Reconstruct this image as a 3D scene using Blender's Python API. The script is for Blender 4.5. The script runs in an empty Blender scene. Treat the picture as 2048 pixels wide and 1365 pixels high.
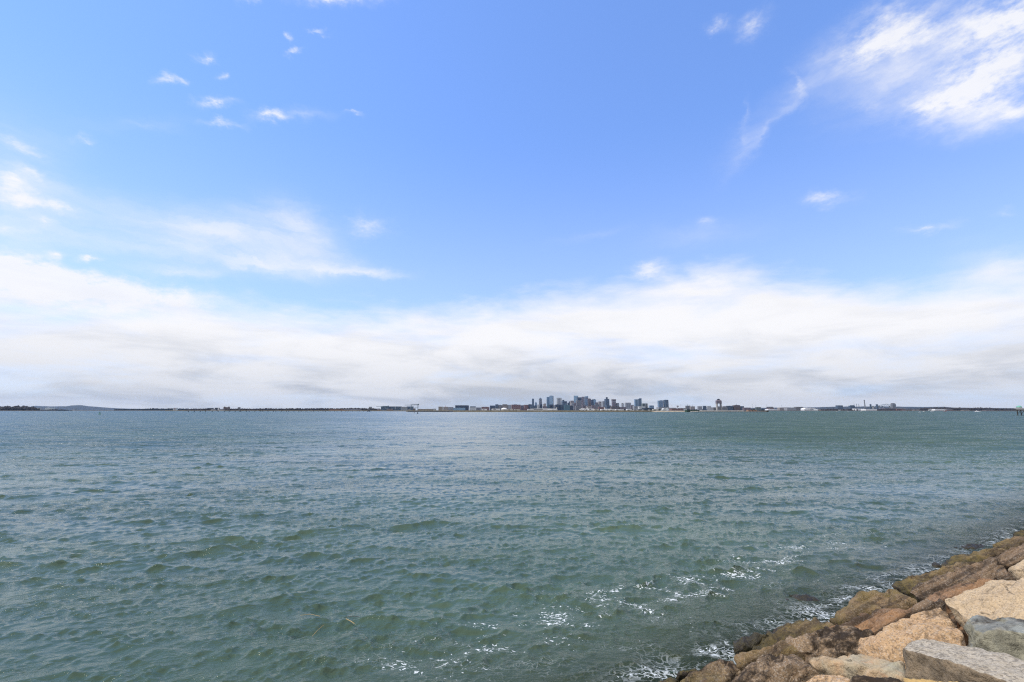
import bpy, bmesh, math, random
import numpy as np
from mathutils import Vector, Matrix, noise as mnoise

HAZE = 1.7e-5
random.seed(7)
rng = np.random.default_rng(11)
S = bpy.context.scene
COL = S.collection

# ------------------------------------------------------------------ camera
FPX = 910.0                       # focal length in pixels of the 2048 px wide photograph (16 mm lens)
CX, CY = 1024.0, 682.5
EYE = 5.0
HORIZON = 820.7
PITCH = math.atan((HORIZON - CY) / FPX)
cp, sp = math.cos(PITCH), math.sin(PITCH)

cam = bpy.data.cameras.new('camera')
cam.sensor_width = 36.0
cam.lens = 36.0 * FPX / 2048.0
cam.clip_start, cam.clip_end = 0.1, 60000
cam_o = bpy.data.objects.new('camera', cam)
cam_o.location = (0, 0, EYE)
cam_o.rotation_euler = (math.pi / 2 + PITCH, 0, 0)
COL.objects.link(cam_o)
S.camera = cam_o


def ray(px, py):
    a, b = (px - CX) / FPX, (CY - py) / FPX
    return Vector((a, cp - b * sp, sp + b * cp))


def at(px, py, D):
    r = ray(px, py)
    return Vector((0, 0, EYE)) + r * (D / r.y)


def azel(px, py):
    r = ray(px, py).normalized()
    return math.degrees(math.atan2(r.x, r.y)), math.degrees(math.asin(r.z))


# the shoreline: a straight revetment running away to the right
NS = Vector((-0.503, 0.865, 0)).normalized()      # horizontal direction from land to water
SHORE = 6.75                                       # distance from the camera to the waterline
SLOPE = 0.46
SN = Vector((NS.x * SLOPE, NS.y * SLOPE, 1)).normalized()


def slope_hit(px, py, lift=0.0, n=None, p0=None):
    r = ray(px, py)
    n = n or SN
    if p0 is None:
        p0 = NS * SHORE + SN * lift
    t = (p0 - Vector((0, 0, EYE))).dot(n) / r.dot(n)
    return Vector((0, 0, EYE)) + r * t


# ------------------------------------------------------------------ node helpers
class E:
    """a socket with arithmetic"""
    def __init__(self, nt, s): self.nt, self.s = nt, s
    def _m(self, op, *a, clamp=False):
        n = self.nt.nodes.new('ShaderNodeMath'); n.operation = op; n.use_clamp = clamp
        for i, v in enumerate((self,) + a):
            if isinstance(v, E): self.nt.links.new(v.s, n.inputs[i])
            else: n.inputs[i].default_value = v
        return E(self.nt, n.outputs[0])
    def __add__(s, o): return s._m('ADD', o)
    def __radd__(s, o): return s._m('ADD', o)
    def __sub__(s, o): return s._m('SUBTRACT', o)
    def __rsub__(s, o): return s._m('MULTIPLY', -1.0) + o
    def __mul__(s, o): return s._m('MULTIPLY', o)
    def __rmul__(s, o): return s._m('MULTIPLY', o)
    def __truediv__(s, o): return s._m('DIVIDE', o)
    def clamp(s): return s._m('ADD', 0.0, clamp=True)
    def max(s, o): return s._m('MAXIMUM', o)
    def min(s, o): return s._m('MINIMUM', o)
    def exp(s): return s._m('EXPONENT')
    def abs(s): return s._m('ABSOLUTE')
    def power(s, o): return s._m('POWER', o)
    def smooth(s, lo, hi, a=0.0, b=1.0):
        n = s.nt.nodes.new('ShaderNodeMapRange'); n.interpolation_type = 'SMOOTHSTEP'
        s.nt.links.new(s.s, n.inputs[0])
        for i, v in zip((1, 2, 3, 4), (lo, hi, a, b)):
            if isinstance(v, E): s.nt.links.new(v.s, n.inputs[i])
            else: n.inputs[i].default_value = v
        return E(s.nt, n.outputs[0])


def link(nt, v, sock):
    if isinstance(v, E): nt.links.new(v.s, sock)
    elif hasattr(v, 'is_output'): nt.links.new(v, sock)
    elif isinstance(v, (tuple, list)) and len(v) == 3 and sock.type == 'RGBA': sock.default_value = (*v, 1)
    else: sock.default_value = v


def mixc(nt, f, a, b, mode='MIX'):
    n = nt.nodes.new('ShaderNodeMix'); n.data_type = 'RGBA'; n.blend_type = mode
    link(nt, f, n.inputs[0]); link(nt, a, n.inputs[6]); link(nt, b, n.inputs[7])
    return n.outputs[2]


def tnoise(nt, vec, scale, detail=4, rough=0.55, dist=0.0, out=0):
    n = nt.nodes.new('ShaderNodeTexNoise')
    nt.links.new(vec, n.inputs['Vector'])
    n.inputs['Scale'].default_value = scale; n.inputs['Detail'].default_value = detail
    n.inputs['Roughness'].default_value = rough; n.inputs['Distortion'].default_value = dist
    return E(nt, n.outputs[0]) if out == 0 else n.outputs[1]


def tvoro(nt, vec, scale, feature='F1', out='Distance', rand=1.0):
    n = nt.nodes.new('ShaderNodeTexVoronoi'); n.feature = feature
    nt.links.new(vec, n.inputs['Vector']); n.inputs['Scale'].default_value = scale
    n.inputs['Randomness'].default_value = rand
    return E(nt, n.outputs[out]) if out == 'Distance' else n.outputs[out]


def mapping(nt, vec, loc=(0, 0, 0), rot=(0, 0, 0), scale=(1, 1, 1), kind='POINT'):
    n = nt.nodes.new('ShaderNodeMapping'); n.vector_type = kind
    nt.links.new(vec, n.inputs[0])
    n.inputs['Location'].default_value = loc; n.inputs['Rotation'].default_value = rot
    n.inputs['Scale'].default_value = scale
    return n.outputs[0]


def sepxyz(nt, vec):
    n = nt.nodes.new('ShaderNodeSeparateXYZ'); nt.links.new(vec, n.inputs[0])
    return [E(nt, o) for o in n.outputs]


def combxyz(nt, *v):
    n = nt.nodes.new('ShaderNodeCombineXYZ')
    for i, x in enumerate(v): link(nt, x, n.inputs[i])
    return n.outputs[0]


def bump(nt, h, strength=0.5, distance=0.02, normal=None):
    n = nt.nodes.new('ShaderNodeBump')
    link(nt, h, n.inputs['Height'])
    link(nt, strength, n.inputs['Strength']); n.inputs['Distance'].default_value = distance
    if normal is not None: nt.links.new(normal, n.inputs['Normal'])
    return n.outputs[0]


def new_mat(name):
    m = bpy.data.materials.new(name); m.use_nodes = True
    nt = m.node_tree
    return m, nt, nt.nodes['Principled BSDF'], nt.nodes['Material Output']


# ------------------------------------------------------------------ light and sky
SUN_AZ, SUN_EL = -90.0, 50.0
sun = bpy.data.lights.new('sun', 'SUN'); sun.energy = 3.1; sun.angle = math.radians(0.6)
sun.color = (1.0, 0.95, 0.87)
sun_o = bpy.data.objects.new('sun', sun); COL.objects.link(sun_o)
a, e = math.radians(SUN_AZ), math.radians(SUN_EL)
to_sun = Vector((math.sin(a) * math.cos(e), math.cos(a) * math.cos(e), math.sin(e)))
sun_o.rotation_euler = to_sun.to_track_quat('Z', 'Y').to_euler()
sun_o.location = (0, 0, 60)

W = bpy.data.worlds.new('World'); S.world = W; W.use_nodes = True
nt = W.node_tree; nt.nodes.clear()
sky = nt.nodes.new('ShaderNodeTexSky'); sky.sky_type = 'NISHITA'; sky.sun_disc = False
sky.sun_elevation = math.radians(SUN_EL); sky.sun_rotation = math.radians(SUN_AZ)
sky.altitude = 0; sky.air_density = 1.0; sky.dust_density = 0.1; sky.ozone_density = 1.6
SKY_STRENGTH = 0.138
tc = nt.nodes.new('ShaderNodeTexCoord')
x, y, z = sepxyz(nt, tc.outputs['Generated'])
U = x._m('ARCTAN2', y) * 57.29578
V = z._m('ARCSINE') * 57.29578
UV = combxyz(nt, U, V, 0.0)
# domain-warped coordinates so that cloud edges fray
nz = nt.nodes.new('ShaderNodeTexNoise'); nt.links.new(mapping(nt, UV, scale=(0.10, 0.16, 1)), nz.inputs['Vector'])
nz.inputs['Scale'].default_value = 1.0; nz.inputs['Detail'].default_value = 5; nz.inputs['Roughness'].default_value = 0.6
vm = nt.nodes.new('ShaderNodeVectorMath'); vm.operation = 'MULTIPLY_ADD'
nt.links.new(nz.outputs[1], vm.inputs[0]); vm.inputs[1].default_value = (5.0, 3.4, 0); vm.inputs[2].default_value = (-2.5, -1.7, 0)
wadd = nt.nodes.new('ShaderNodeVectorMath'); wadd.operation = 'ADD'
nt.links.new(UV, wadd.inputs[0]); nt.links.new(vm.outputs[0], wadd.inputs[1])
nzb = nt.nodes.new('ShaderNodeTexNoise'); nt.links.new(mapping(nt, UV, scale=(0.45, 0.7, 1)), nzb.inputs['Vector'])
nzb.inputs['Scale'].default_value = 1.0; nzb.inputs['Detail'].default_value = 6; nzb.inputs['Roughness'].default_value = 0.65
vmb = nt.nodes.new('ShaderNodeVectorMath'); vmb.operation = 'MULTIPLY_ADD'
nt.links.new(nzb.outputs[1], vmb.inputs[0]); vmb.inputs[1].default_value = (3.0, 1.8, 0); vmb.inputs[2].default_value = (-1.5, -.9, 0)
wadd2 = nt.nodes.new('ShaderNodeVectorMath'); wadd2.operation = 'ADD'
nt.links.new(wadd.outputs[0], wadd2.inputs[0]); nt.links.new(vmb.outputs[0], wadd2.inputs[1])
UVW = wadd2.outputs[0]


def blobs(lst):
    tot = None
    for (px, py, hw, hh, rot, amp) in lst:
        c0 = azel(px, py); th = math.radians(rot)
        a1 = azel(px + hw * math.cos(th), py + hw * math.sin(th))
        a2 = azel(px - hh * math.sin(th), py + hh * math.cos(th))
        v1 = (a1[0] - c0[0], a1[1] - c0[1]); v2 = (a2[0] - c0[0], a2[1] - c0[1])
        l1, l2 = math.hypot(*v1), math.hypot(*v2)
        m = mapping(nt, UVW, (c0[0], c0[1], 0), (0, 0, math.atan2(v1[1], v1[0])), (l1 * 1.7, l2 * 1.7, 1), 'TEXTURE')
        g = nt.nodes.new('ShaderNodeTexGradient'); g.gradient_type = 'QUADRATIC_SPHERE'
        nt.links.new(m, g.inputs[0])
        t = E(nt, g.outputs[1]) * (amp * 2.0)
        tot = t if tot is None else tot + t
    return tot


PUFFS = [
    (670, -4, 100, 26, 0, 1), (1790, 75, 175, 70, -22, 1), (1950, 165, 200, 80, -22, 1.2), (2020, 40, 150, 60, -25, 1),
    (2040, 235, 90, 34, 8, 0.8), (1890, 205, 90, 22, -12, 0.8), (1742, 205, 46, 24.2, 0, 0.32), (1437, 42, 25.3, 17.6, 0, 0.48), (1510, 50, 48.3, 28.6, -20, 0.48),
    (400, 110, 23, 16.5, 0, 0.72), (345, 170, 39.1, 11, 5, 0.8), (430, 217, 48.3, 12.1, 0, 0.76), (540, 240, 46, 14.3, 0, 0.76), (440, 252, 55.2, 8.8, 4, 0.56),
    (585, 85, 13.8, 9.9, 0, 0.56), (588, 110, 23, 8.8, 0, 0.64), (645, 70, 20.7, 8.8, 0, 0.56), (440, 153, 18.4, 11, 0, 0.4), (700, 230, 25.3, 6.6, 0, 0.4), (165, 270, 41.4, 11, 0, 0.4),
    (500, 4, 23, 15.4, 0, 0.56), (50, 290, 71.3, 16.5, 18, 0.64), (30, 350, 52.9, 28.6, 15, 0.72), (80, 345, 32.2, 13.2, 10, 0.56), (40, 388, 74, 28, 5, 1),
    (110, 408, 57.5, 9.9, 5, 0.64), (12, 445, 36.8, 12.1, 8, 0.72), (88, 440, 43.7, 14.3, 5, 0.76), (95, 505, 27.6, 12.1, 12, 0.88), (195, 515, 34.5, 9.9, 10, 0.72),
    (1300, 535, 43.7, 20.9, -8, 0.76), (1395, 438, 36.8, 18.7, 0, 0.36), (1660, 400, 75, 18, -5, 0.5), (1860, 455, 95, 13, -5, 0.4),
    (740, 450, 64.4, 33, 0, 0.496), (2030, 430, 46, 13.2, 0, 0.28),
    (60, 560, 170, 50, 14, 1.9), (260, 592, 190, 36, 4, 1.5), (20, 520, 80, 30, 15, 1.1)]
VEILS = [
    (450, 470, 230, 70, 5, .58), (600, 450, 110, 55, 35, .4), (640, 535, 170, 34, 5, .5), (300, 480, 160, 60, 0, .3), (750, 545, 90, 12, 5, .5), (520, 520, 60, 16, 0, .5),
    (350, 545, 120, 20, 0, .5), (1535, 265, 150, 16, -50, .27), (1500, 275, 130, 42, -50, .26), (1594, 170, 40, 10, 62, .22), (1490, 230, 50, 9, 80, .18),
    (1640, 130, 110, 45, -30, .3), (1800, 150, 260, 120, -15, .5), (1950, 240, 160, 50, 5, .5), (610, 235, 70, 18, 0, .3), (300, 245, 120, 20, 0, .22), (30, 400, 190, 190, 0, .55),
    (1400, 470, 200, 40, -10, .25), (1980, 530, 150, 60, 0, .5), (1180, 470, 120, 14, -15, .2)]
fray2 = tnoise(nt, mapping(nt, UV, rot=(0, 0, math.radians(-14)), scale=(.55, 1.1, 1)), 1.0, 6, .62)
fray = tnoise(nt, mapping(nt, UVW, rot=(0, 0, math.radians(-24)), scale=(.17, .44, 1)), 1.0, 8, .64)
streak = tnoise(nt, mapping(nt, UVW, rot=(0, 0, math.radians(8)), scale=(.07, .36, 1)), 1.0, 7, .62)
puff = (blobs(PUFFS) * (fray.smooth(.18, .82) * .9 + fray2.smooth(.2, .8) * .8)).smooth(.02, 1.7) * .92
veil = (blobs(VEILS) * (streak.smooth(.2, .8) * .9 + .5)).smooth(.0, 1.6) * .74
# the long bank of cloud above the horizon
fc = nt.nodes.new('ShaderNodeFloatCurve')
top = [(-700, 520), (0, 600), (150, 612), (400, 612), (600, 632), (800, 640), (1000, 618), (1180, 588), (1400, 556), (1640, 566), (1800, 590), (1930, 575), (2048, 560), (2700, 540)]
pts = [(azel(p, q)) for p, q in top]
cv = fc.mapping.curves[0]
for i, (u, v) in enumerate(pts):
    t = ((u + 90) / 180, v / 40)
    if i == 0: cv.points[0].location = (0, t[1])
    elif i == len(pts) - 1: cv.points[-1].location = (1, t[1])
    else: cv.points.new(*t)
fc.mapping.update()
link(nt, (U + 90.0) / 180.0, fc.inputs['Value'])
vtop = E(nt, fc.outputs[0]) * 40.0
bank_n = tnoise(nt, mapping(nt, UV, rot=(0, 0, math.radians(6)), scale=(.08, .24, 1)), 1.0, 7, .58, .3)
fine_n = tnoise(nt, mapping(nt, UV, rot=(0, 0, math.radians(4)), scale=(.30, .8, 1)), 1.0, 7, .62, .3)
bank = (vtop - V + (bank_n - .5) * 7.0 + (fine_n - .5) * 2.2).smooth(-2.6, 2.2)
thin = tnoise(nt, mapping(nt, UV, loc=(3, 9, 0), rot=(0, 0, math.radians(5)), scale=(.06, .26, 1)), 1.0, 6, .58, .3)
bank = bank * thin.smooth(.46, .72, 1.0, .62)
over = V.smooth(46.0, 60.0).max(U.abs().smooth(62.0, 90.0)) * fray.smooth(.3, .6, .55, .95)  # unseen cloud overhead and behind, added to whiten ambient light and water reflections
thinhaze = V.smooth(3.0, 34.0, .24, 0.0)
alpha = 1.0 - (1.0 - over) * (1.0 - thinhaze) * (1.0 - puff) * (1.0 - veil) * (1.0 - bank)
# cloud brightness: white tops, greyer flat bases, rain-grey towards the horizon
base_n = tnoise(nt, mapping(nt, UV, loc=(7, 2, 0), rot=(0, 0, math.radians(4)), scale=(.095, .42, 1)), 1.0, 8, .6, .4)
dark = base_n.smooth(.40, .74)
low = V.smooth(0.0, 9.0, 1.0, 0.0)
gate = V.smooth(1.0, 14.0, 1.0, .12)
rain = (U - 3.6) / 13.0
rain = (1.0 - (rain * rain).min(1.0)) * V.smooth(1.5, 9.0, 1.0, 0.0) * base_n.smooth(.3, .6, .6, 1.0)
shade = (dark * gate * .6 + low * .50 + rain * .52).clamp()
ccol = mixc(nt, shade, (1.0, 1.0, 1.03), (.54, .58, .66))
warm = tnoise(nt, mapping(nt, UV, loc=(1, 5, 0), scale=(.05, .2, 1)), 1.0, 3, .5).smooth(.45, .7) * low
ccol = mixc(nt, warm * .25, ccol, (.72, .71, .70))
bg1 = nt.nodes.new('ShaderNodeBackground'); gm = nt.nodes.new('ShaderNodeGamma'); gm.inputs[1].default_value = .6
nt.links.new(mixc(nt, 1.0, sky.outputs[0], (.178, .197, .276), 'MULTIPLY'), gm.inputs[0])
nt.links.new(mixc(nt, 1.0, gm.outputs[0], (4.05, 5.45, 7.4), 'MULTIPLY'), bg1.inputs[0]); bg1.inputs[1].default_value = SKY_STRENGTH
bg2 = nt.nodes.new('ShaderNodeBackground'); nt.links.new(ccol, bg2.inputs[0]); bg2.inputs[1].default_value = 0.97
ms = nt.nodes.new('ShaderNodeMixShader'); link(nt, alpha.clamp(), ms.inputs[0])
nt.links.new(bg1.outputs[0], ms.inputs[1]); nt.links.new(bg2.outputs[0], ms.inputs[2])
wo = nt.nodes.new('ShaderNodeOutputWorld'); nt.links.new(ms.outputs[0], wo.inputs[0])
W.cycles.sampling_method = 'MANUAL'; W.cycles.sample_map_resolution = 512

S.view_settings.view_transform = 'Standard'; S.view_settings.look = 'None'
S.view_settings.exposure = 0.0; S.view_settings.gamma = 1.0
S.cycles.use_denoising = False
S.cycles.filter_width = 1.2
S.cycles.max_bounces = 6; S.cycles.transparent_max_bounces = 6; S.cycles.volume_bounces = 0
S.cycles.sample_clamp_indirect = 6.0; S.cycles.sample_clamp_direct = 8.0

# ------------------------------------------------------------------ object helpers


def tag(o, label=None, cat=None, group=None, kind=None):
    if label: o['label'] = label
    if cat: o['category'] = cat
    if group: o['group'] = group
    if kind: o['kind'] = kind
    return o


def empty(name, loc):
    o = bpy.data.objects.new(name, None); o.location = loc; COL.objects.link(o)
    o.empty_display_size = 0.2
    return o


class MB:
    """collects simple solids into one mesh"""
    def __init__(s): s.v, s.f = [], []
    def add(s, vs, fs):
        k = len(s.v); s.v += [tuple(p) for p in vs]; s.f += [tuple(i + k for i in f) for f in fs]; return s
    def prism(s, ring, z0, z1, ring2=None):
        n = len(ring); r2 = ring2 or ring
        vs = [(p[0], p[1], z0) for p in ring] + [(p[0], p[1], z1 if not callable(z1) else z1(p)) for p in r2]
        fs = [tuple(reversed(range(n))), tuple(range(n, 2 * n))] + [(i, (i + 1) % n, (i + 1) % n + n, i + n) for i in range(n)]
        return s.add(vs, fs)
    def box(s, cx, cy, w, d, z0, z1, rot=0.0, top=1.0, slant=0.0):
        c, q = math.cos(rot), math.sin(rot)
        def ring(k): return [(cx + c * X * k - q * Y * k, cy + q * X * k + c * Y * k) for X, Y in ((-w / 2, -d / 2), (w / 2, -d / 2), (w / 2, d / 2), (-w / 2, d / 2))]
        r0, r1 = ring(1), ring(top)
        vs = [(p[0], p[1], z0) for p in r0] + [(p[0], p[1], z1 + (slant if i in (1, 2) else 0)) for i, p in enumerate(r1)]
        return s.add(vs, [(3, 2, 1, 0), (4, 5, 6, 7), (0, 1, 5, 4), (1, 2, 6, 5), (2, 3, 7, 6), (3, 0, 4, 7)])
    def cyl(s, cx, cy, r, z0, z1, n=12, r1=None):
        r1 = r if r1 is None else r1
        def ring(q): return [(cx + q * math.cos(2 * math.pi * i / n), cy + q * math.sin(2 * math.pi * i / n)) for i in range(n)]
        return s.prism(ring(r), z0, z1, ring(r1))
    def bar(s, p, q, r, n=6, r1=None):
        p, q = Vector(p), Vector(q); d = (q - p).normalized(); r1 = r if r1 is None else r1
        u = d.orthogonal().normalized(); w = d.cross(u)
        vs = [p + (u * math.cos(t) + w * math.sin(t)) * r for t in [2 * math.pi * i / n for i in range(n)]]
        vs += [q + (u * math.cos(t) + w * math.sin(t)) * r1 for t in [2 * math.pi * i / n for i in range(n)]]
        return s.add(vs, [tuple(reversed(range(n))), tuple(range(n, 2 * n))] + [(i, (i + 1) % n, (i + 1) % n + n, i + n) for i in range(n)])
    def gable(s, cx, cy, w, d, z0, z1, rot=0.0):
        """a ridge roof, the ridge along the width"""
        c, q = math.cos(rot), math.sin(rot)
        P = lambda X, Y, Z: (cx + c * X - q * Y, cy + q * X + c * Y, Z)
        vs = [P(-w / 2, -d / 2, z0), P(w / 2, -d / 2, z0), P(w / 2, d / 2, z0), P(-w / 2, d / 2, z0), P(-w / 2, 0, z1), P(w / 2, 0, z1)]
        return s.add(vs, [(3, 2, 1, 0), (0, 1, 5, 4), (2, 3, 4, 5), (0, 4, 3), (1, 2, 5)])
    def vault(s, cx, cy, w, d, z0, z1, n=8):
        """a barrel roof, its arch seen from the front"""
        vs = []
        for yy in (-d / 2, d / 2):
            vs += [(cx + w / 2 * math.cos(math.pi * i / n), cy + yy, z0 + (z1 - z0) * math.sin(math.pi * i / n)) for i in range(n + 1)]
        m = n + 1
        return s.add(vs, [tuple(range(m)), tuple(reversed(range(m, 2 * m))), (0, m, 2 * m - 1, m - 1)] + [(i + 1, i, i + m, i + m + 1) for i in range(n)])
    def dome(s, cx, cy, r, z0, h, n=14, k=6):
        vs, fs = [], []
        for j in range(k):
            t = math.pi / 2 * j / k
            vs += [(cx + r * math.cos(t) * math.cos(2 * math.pi * i / n), cy + r * math.cos(t) * math.sin(2 * math.pi * i / n), z0 + h * math.sin(t)) for i in range(n)]
        vs.append((cx, cy, z0 + h))
        fs.append(tuple(reversed(range(n))))
        for j in range(k - 1):
            fs += [(j * n + i, j * n + (i + 1) % n, (j + 1) * n + (i + 1) % n, (j + 1) * n + i) for i in range(n)]
        fs += [((k - 1) * n + i, (k - 1) * n + (i + 1) % n, k * n) for i in range(n)]
        return s.add(vs, fs)
    def build(s, name, mat, parent=None, origin=None, smooth=False):
        me = bpy.data.meshes.new(name)
        if parent is not None: o0 = Vector(parent.matrix_world.translation) if parent.parent is None else None
        org = Vector(origin) if origin is not None else Vector((0, 0, 0))
        base = Vector((0, 0, 0))
        q = parent
        while q is not None: base += Vector(q.location); q = q.parent
        off = org if parent is None else base
        me.from_pydata([(p[0] - off.x, p[1] - off.y, p[2] - off.z) for p in s.v], [], s.f)
        me.materials.append(mat)
        if smooth: me.polygons.foreach_set('use_smooth', [True] * len(me.polygons))
        o = bpy.data.objects.new(name, me)
        if parent is None: o.location = off
        else: o.parent = parent
        COL.objects.link(o)
        return o


def np_mesh(name, verts, faces, mat, smooth=True):
    me = bpy.data.meshes.new(name)
    me.vertices.add(len(verts)); me.vertices.foreach_set('co', np.asarray(verts, dtype=np.float32).ravel())
    nf = len(faces); k = faces.shape[1]
    me.loops.add(nf * k); me.loops.foreach_set('vertex_index', faces.astype(np.int32).ravel())
    me.polygons.add(nf); me.polygons.foreach_set('loop_start', np.arange(0, nf * k, k, dtype=np.int32))
    me.update(calc_edges=True); me.validate()
    me.polygons.foreach_set('use_smooth', np.full(len(me.polygons), smooth))
    me.materials.append(mat)
    o = bpy.data.objects.new(name, me); COL.objects.link(o)
    return o


# ------------------------------------------------------------------ water
def sea_tile(N, L, lam_peak, lam_min, lam_max, theta, sigma, seed, spread=2.0):
    r = np.random.default_rng(seed)
    k1 = 2 * np.pi * np.fft.fftfreq(N, L / N)
    KX, KY = np.meshgrid(k1, k1, indexing='xy')
    K = np.hypot(KX, KY); K[0, 0] = 1e-6
    kp = 2 * np.pi / lam_peak
    P = np.exp(-1.25 * (kp / K) ** 2) / K ** 4
    ct = (KX * math.cos(theta) + KY * math.sin(theta)) / K
    P *= np.abs(ct) ** spread + 0.04
    P[(K > 2 * np.pi / lam_min) | (K < 2 * np.pi / lam_max)] = 0; P[0, 0] = 0
    H = np.sqrt(P) * (r.normal(size=(N, N)) + 1j * r.normal(size=(N, N)))
    h = np.fft.ifft2(H); sc = sigma / h.real.std()
    dx = np.fft.ifft2(1j * KX / K * H).real * sc; dy = np.fft.ifft2(1j * KY / K * H).real * sc
    return h.real * sc, dx, dy


def sample(t, L, X, Y):
    N = t.shape[0]
    u = (X / L * N) % N; v = (Y / L * N) % N
    i, j = np.floor(u).astype(int) % N, np.floor(v).astype(int) % N
    fu, fv = u - np.floor(u), v - np.floor(v)
    i1, j1 = (i + 1) % N, (j + 1) % N
    return (t[j, i] * (1 - fu) + t[j, i1] * fu) * (1 - fv) + (t[j1, i] * (1 - fu) + t[j1, i1] * fu) * fv


def build_water():
    dr = []
    r = 4.6
    rs = [r]
    while r < 16000:
        if r < 25: f = .0040
        elif r < 300: f = .0042
        elif r < 1500: f = .009
        else: f = .03
        r *= 1 + f; rs.append(r)
    R = np.array(rs)
    th = np.radians(np.linspace(-68, 68, 1088))
    RR, TT = np.meshgrid(R, th, indexing='ij')
    X, Y = RR * np.sin(TT), RR * np.cos(TT)
    wd = math.radians(108)
    A = sea_tile(1024, 83.0, 1.9, .28, 9.0, wd, .038, 3, 3.0)
    A2 = sea_tile(512, 61.0, 5.5, 2.0, 20.0, wd - .3, .020, 21, 3.0)
    B = sea_tile(512, 12.7, .6, .07, 1.1, wd + .3, .0150, 5, 1.4)
    C = sea_tile(512, 420.0, 30.0, 8.0, 90.0, wd - .2, .035, 9, 3.0)
    fa = np.clip(1.25 - RR / 2600, .4, 1)
    def env(u, v, k): return np.clip(.85 + k * (sample(C[0], 420.0, X * u + 17, Y * v + 5) / .035), .2, 1.65)
    gust = np.minimum(env(1.0, 1.7, .22) * env(9.0, 17.0, .5) * env(3.1, 5.5, .35), 1.6)
    gust2 = env(14.0, 22.0, .5)
    fb = np.clip(1.3 - RR / 70, 0, 1)
    # a calmer lane of water out in the middle
    lane = np.exp(-(((X + .13 * Y) / (3 + .30 * Y)) ** 2)) * np.clip((Y - 8) / 18, 0, 1)
    wob = sample(C[0], 420.0, X * 1.7 + 31, Y * .8)
    amp = (1 - .5 * np.clip(lane + wob * 3.0, 0, 1)) * gust
    fb = fb * gust2
    h = sample(A[0], 83.0, X, Y) * fa * amp + sample(A2[0], 61.0, X, Y) + sample(B[0], 12.7, X, Y) * fb + sample(C[0], 420.0, X, Y) * np.clip(1.2 - RR / 3000, 0, 1)
    ch = 1.1 * fa * amp * np.clip(1.3 - RR / 200, 0, 1)
    Xd = X + sample(A[1], 83.0, X, Y) * ch + sample(B[1], 12.7, X, Y) * fb * .6
    Yd = Y + sample(A[2], 83.0, X, Y) * ch + sample(B[2], 12.7, X, Y) * fb * .6
    # swell dies on the rocks
    s = X * NS.x + Y * NS.y - SHORE
    h *= np.clip(.45 + s * .16, .35, 1)
    nr, nc = X.shape
    verts = np.stack([Xd, Yd, h], -1).reshape(-1, 3)
    idx = np.arange(nr * nc).reshape(nr, nc)
    faces = np.stack([idx[:-1, :-1], idx[:-1, 1:], idx[1:, 1:], idx[1:, :-1]], -1).reshape(-1, 4)[:, ::-1]
    m, nt, bs, out = new_mat('sea water')
    geo = nt.nodes.new('ShaderNodeNewGeometry')
    P = geo.outputs['Position']
    px, py, pz = sepxyz(nt, P)
    s = px * NS.x + py * NS.y - SHORE
    rot = mapping(nt, P, rot=(0, 0, math.radians(-18)), scale=(1, 1, 1))
    flat = mapping(nt, rot, scale=(.55, 1, .3))
    # body colour with silt clouds
    silt = tnoise(nt, mapping(nt, P, scale=(.03, .07, 0)), 1.0, 5, .6).smooth(.35, .68)
    col = mixc(nt, silt, (.044, .080, .056), (.072, .116, .076))
    col = mixc(nt, s.smooth(0.0, 5.0, .6, 0.0), col, (.075, .095, .055))
    # foam: lines of flecks drifting along the shore and lace against the stones
    warp = nt.nodes.new('ShaderNodeVectorMath'); warp.operation = 'MULTIPLY_ADD'
    nt.links.new(tnoise(nt, P, 2.2, 4, .6, out=1), warp.inputs[0]); warp.inputs[1].default_value = (.5, .5, 0); nt.links.new(P, warp.inputs[2])
    f_big = tnoise(nt, mapping(nt, P, rot=(0, 0, math.radians(-30)), scale=(.22, .55, 0)), 1.0, 3, .55)
    band = s + (f_big - .5) * 3.0
    zone = band.smooth(1.0, 2.6) * band.smooth(2.9, 6.0, 1.0, 0.0)
    zone = zone.max(s.smooth(.1, 1.5, 1.0, 0.0) * .9)
    zone = zone.max(s.smooth(.5, 4.5, .62, 0.25) * s.smooth(4.0, 7.0, 1.0, 0.0))
    zone = zone.max(s.smooth(5.0, 12.0, .18, 0.0))
    zone = zone * px.smooth(-5.5, -1.5) .max(0.0)
    zone = zone * px.smooth(8.0, 20.0, 1.0, .6)
    patch = tnoise(nt, mapping(nt, P, rot=(0, 0, math.radians(-30)), scale=(.8, 1.5, 0)), 1.0, 4, .6).smooth(.36, .62)
    ve = tvoro(nt, mapping(nt, warp.outputs[0], rot=(0, 0, .4), scale=(1, 1.6, 0)), 5.0, 'DISTANCE_TO_EDGE')
    lace = ve.smooth(.01, .11, 1.0, 0.0)
    bits = tnoise(nt, mapping(nt, warp.outputs[0], rot=(0, 0, .5), scale=(1, 1.7, 0)), 10.0, 4, .55)
    thr = (1.0 - zone * patch) * .34 + .505
    flecks = bits.smooth(thr, thr + .07)
    wash = tnoise(nt, mapping(nt, warp.outputs[0], scale=(1, 1, 0)), 2.4, 5, .65).smooth(.50, .66) * s.smooth(.0, .8, .9, 0.0)
    foam = (flecks * zone.smooth(0.02, .3)).max(lace * patch * s.smooth(.0, 1.3, .9, 0.0) * zone).max(wash * bits.smooth(.40, .56)).max(ve.smooth(.0, .05, .5, 0.0) * patch.power(2.0) * zone * f_big.smooth(.5, .62))
    foam = foam.clamp()
    col2 = mixc(nt, foam, col, (.66, .70, .71))
    nt.links.new(col2, bs.inputs['Base Color'])
    link(nt, foam * .6 + .035, bs.inputs['Roughness'])
    bs.inputs['IOR'].default_value = 1.333; bs.inputs['Specular IOR Level'].default_value = .57; bs.inputs['Specular Tint'].default_value = (1.0, .955, .73, 1)
    n1 = tnoise(nt, flat, 2.6, 5, .6, .4)
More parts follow.
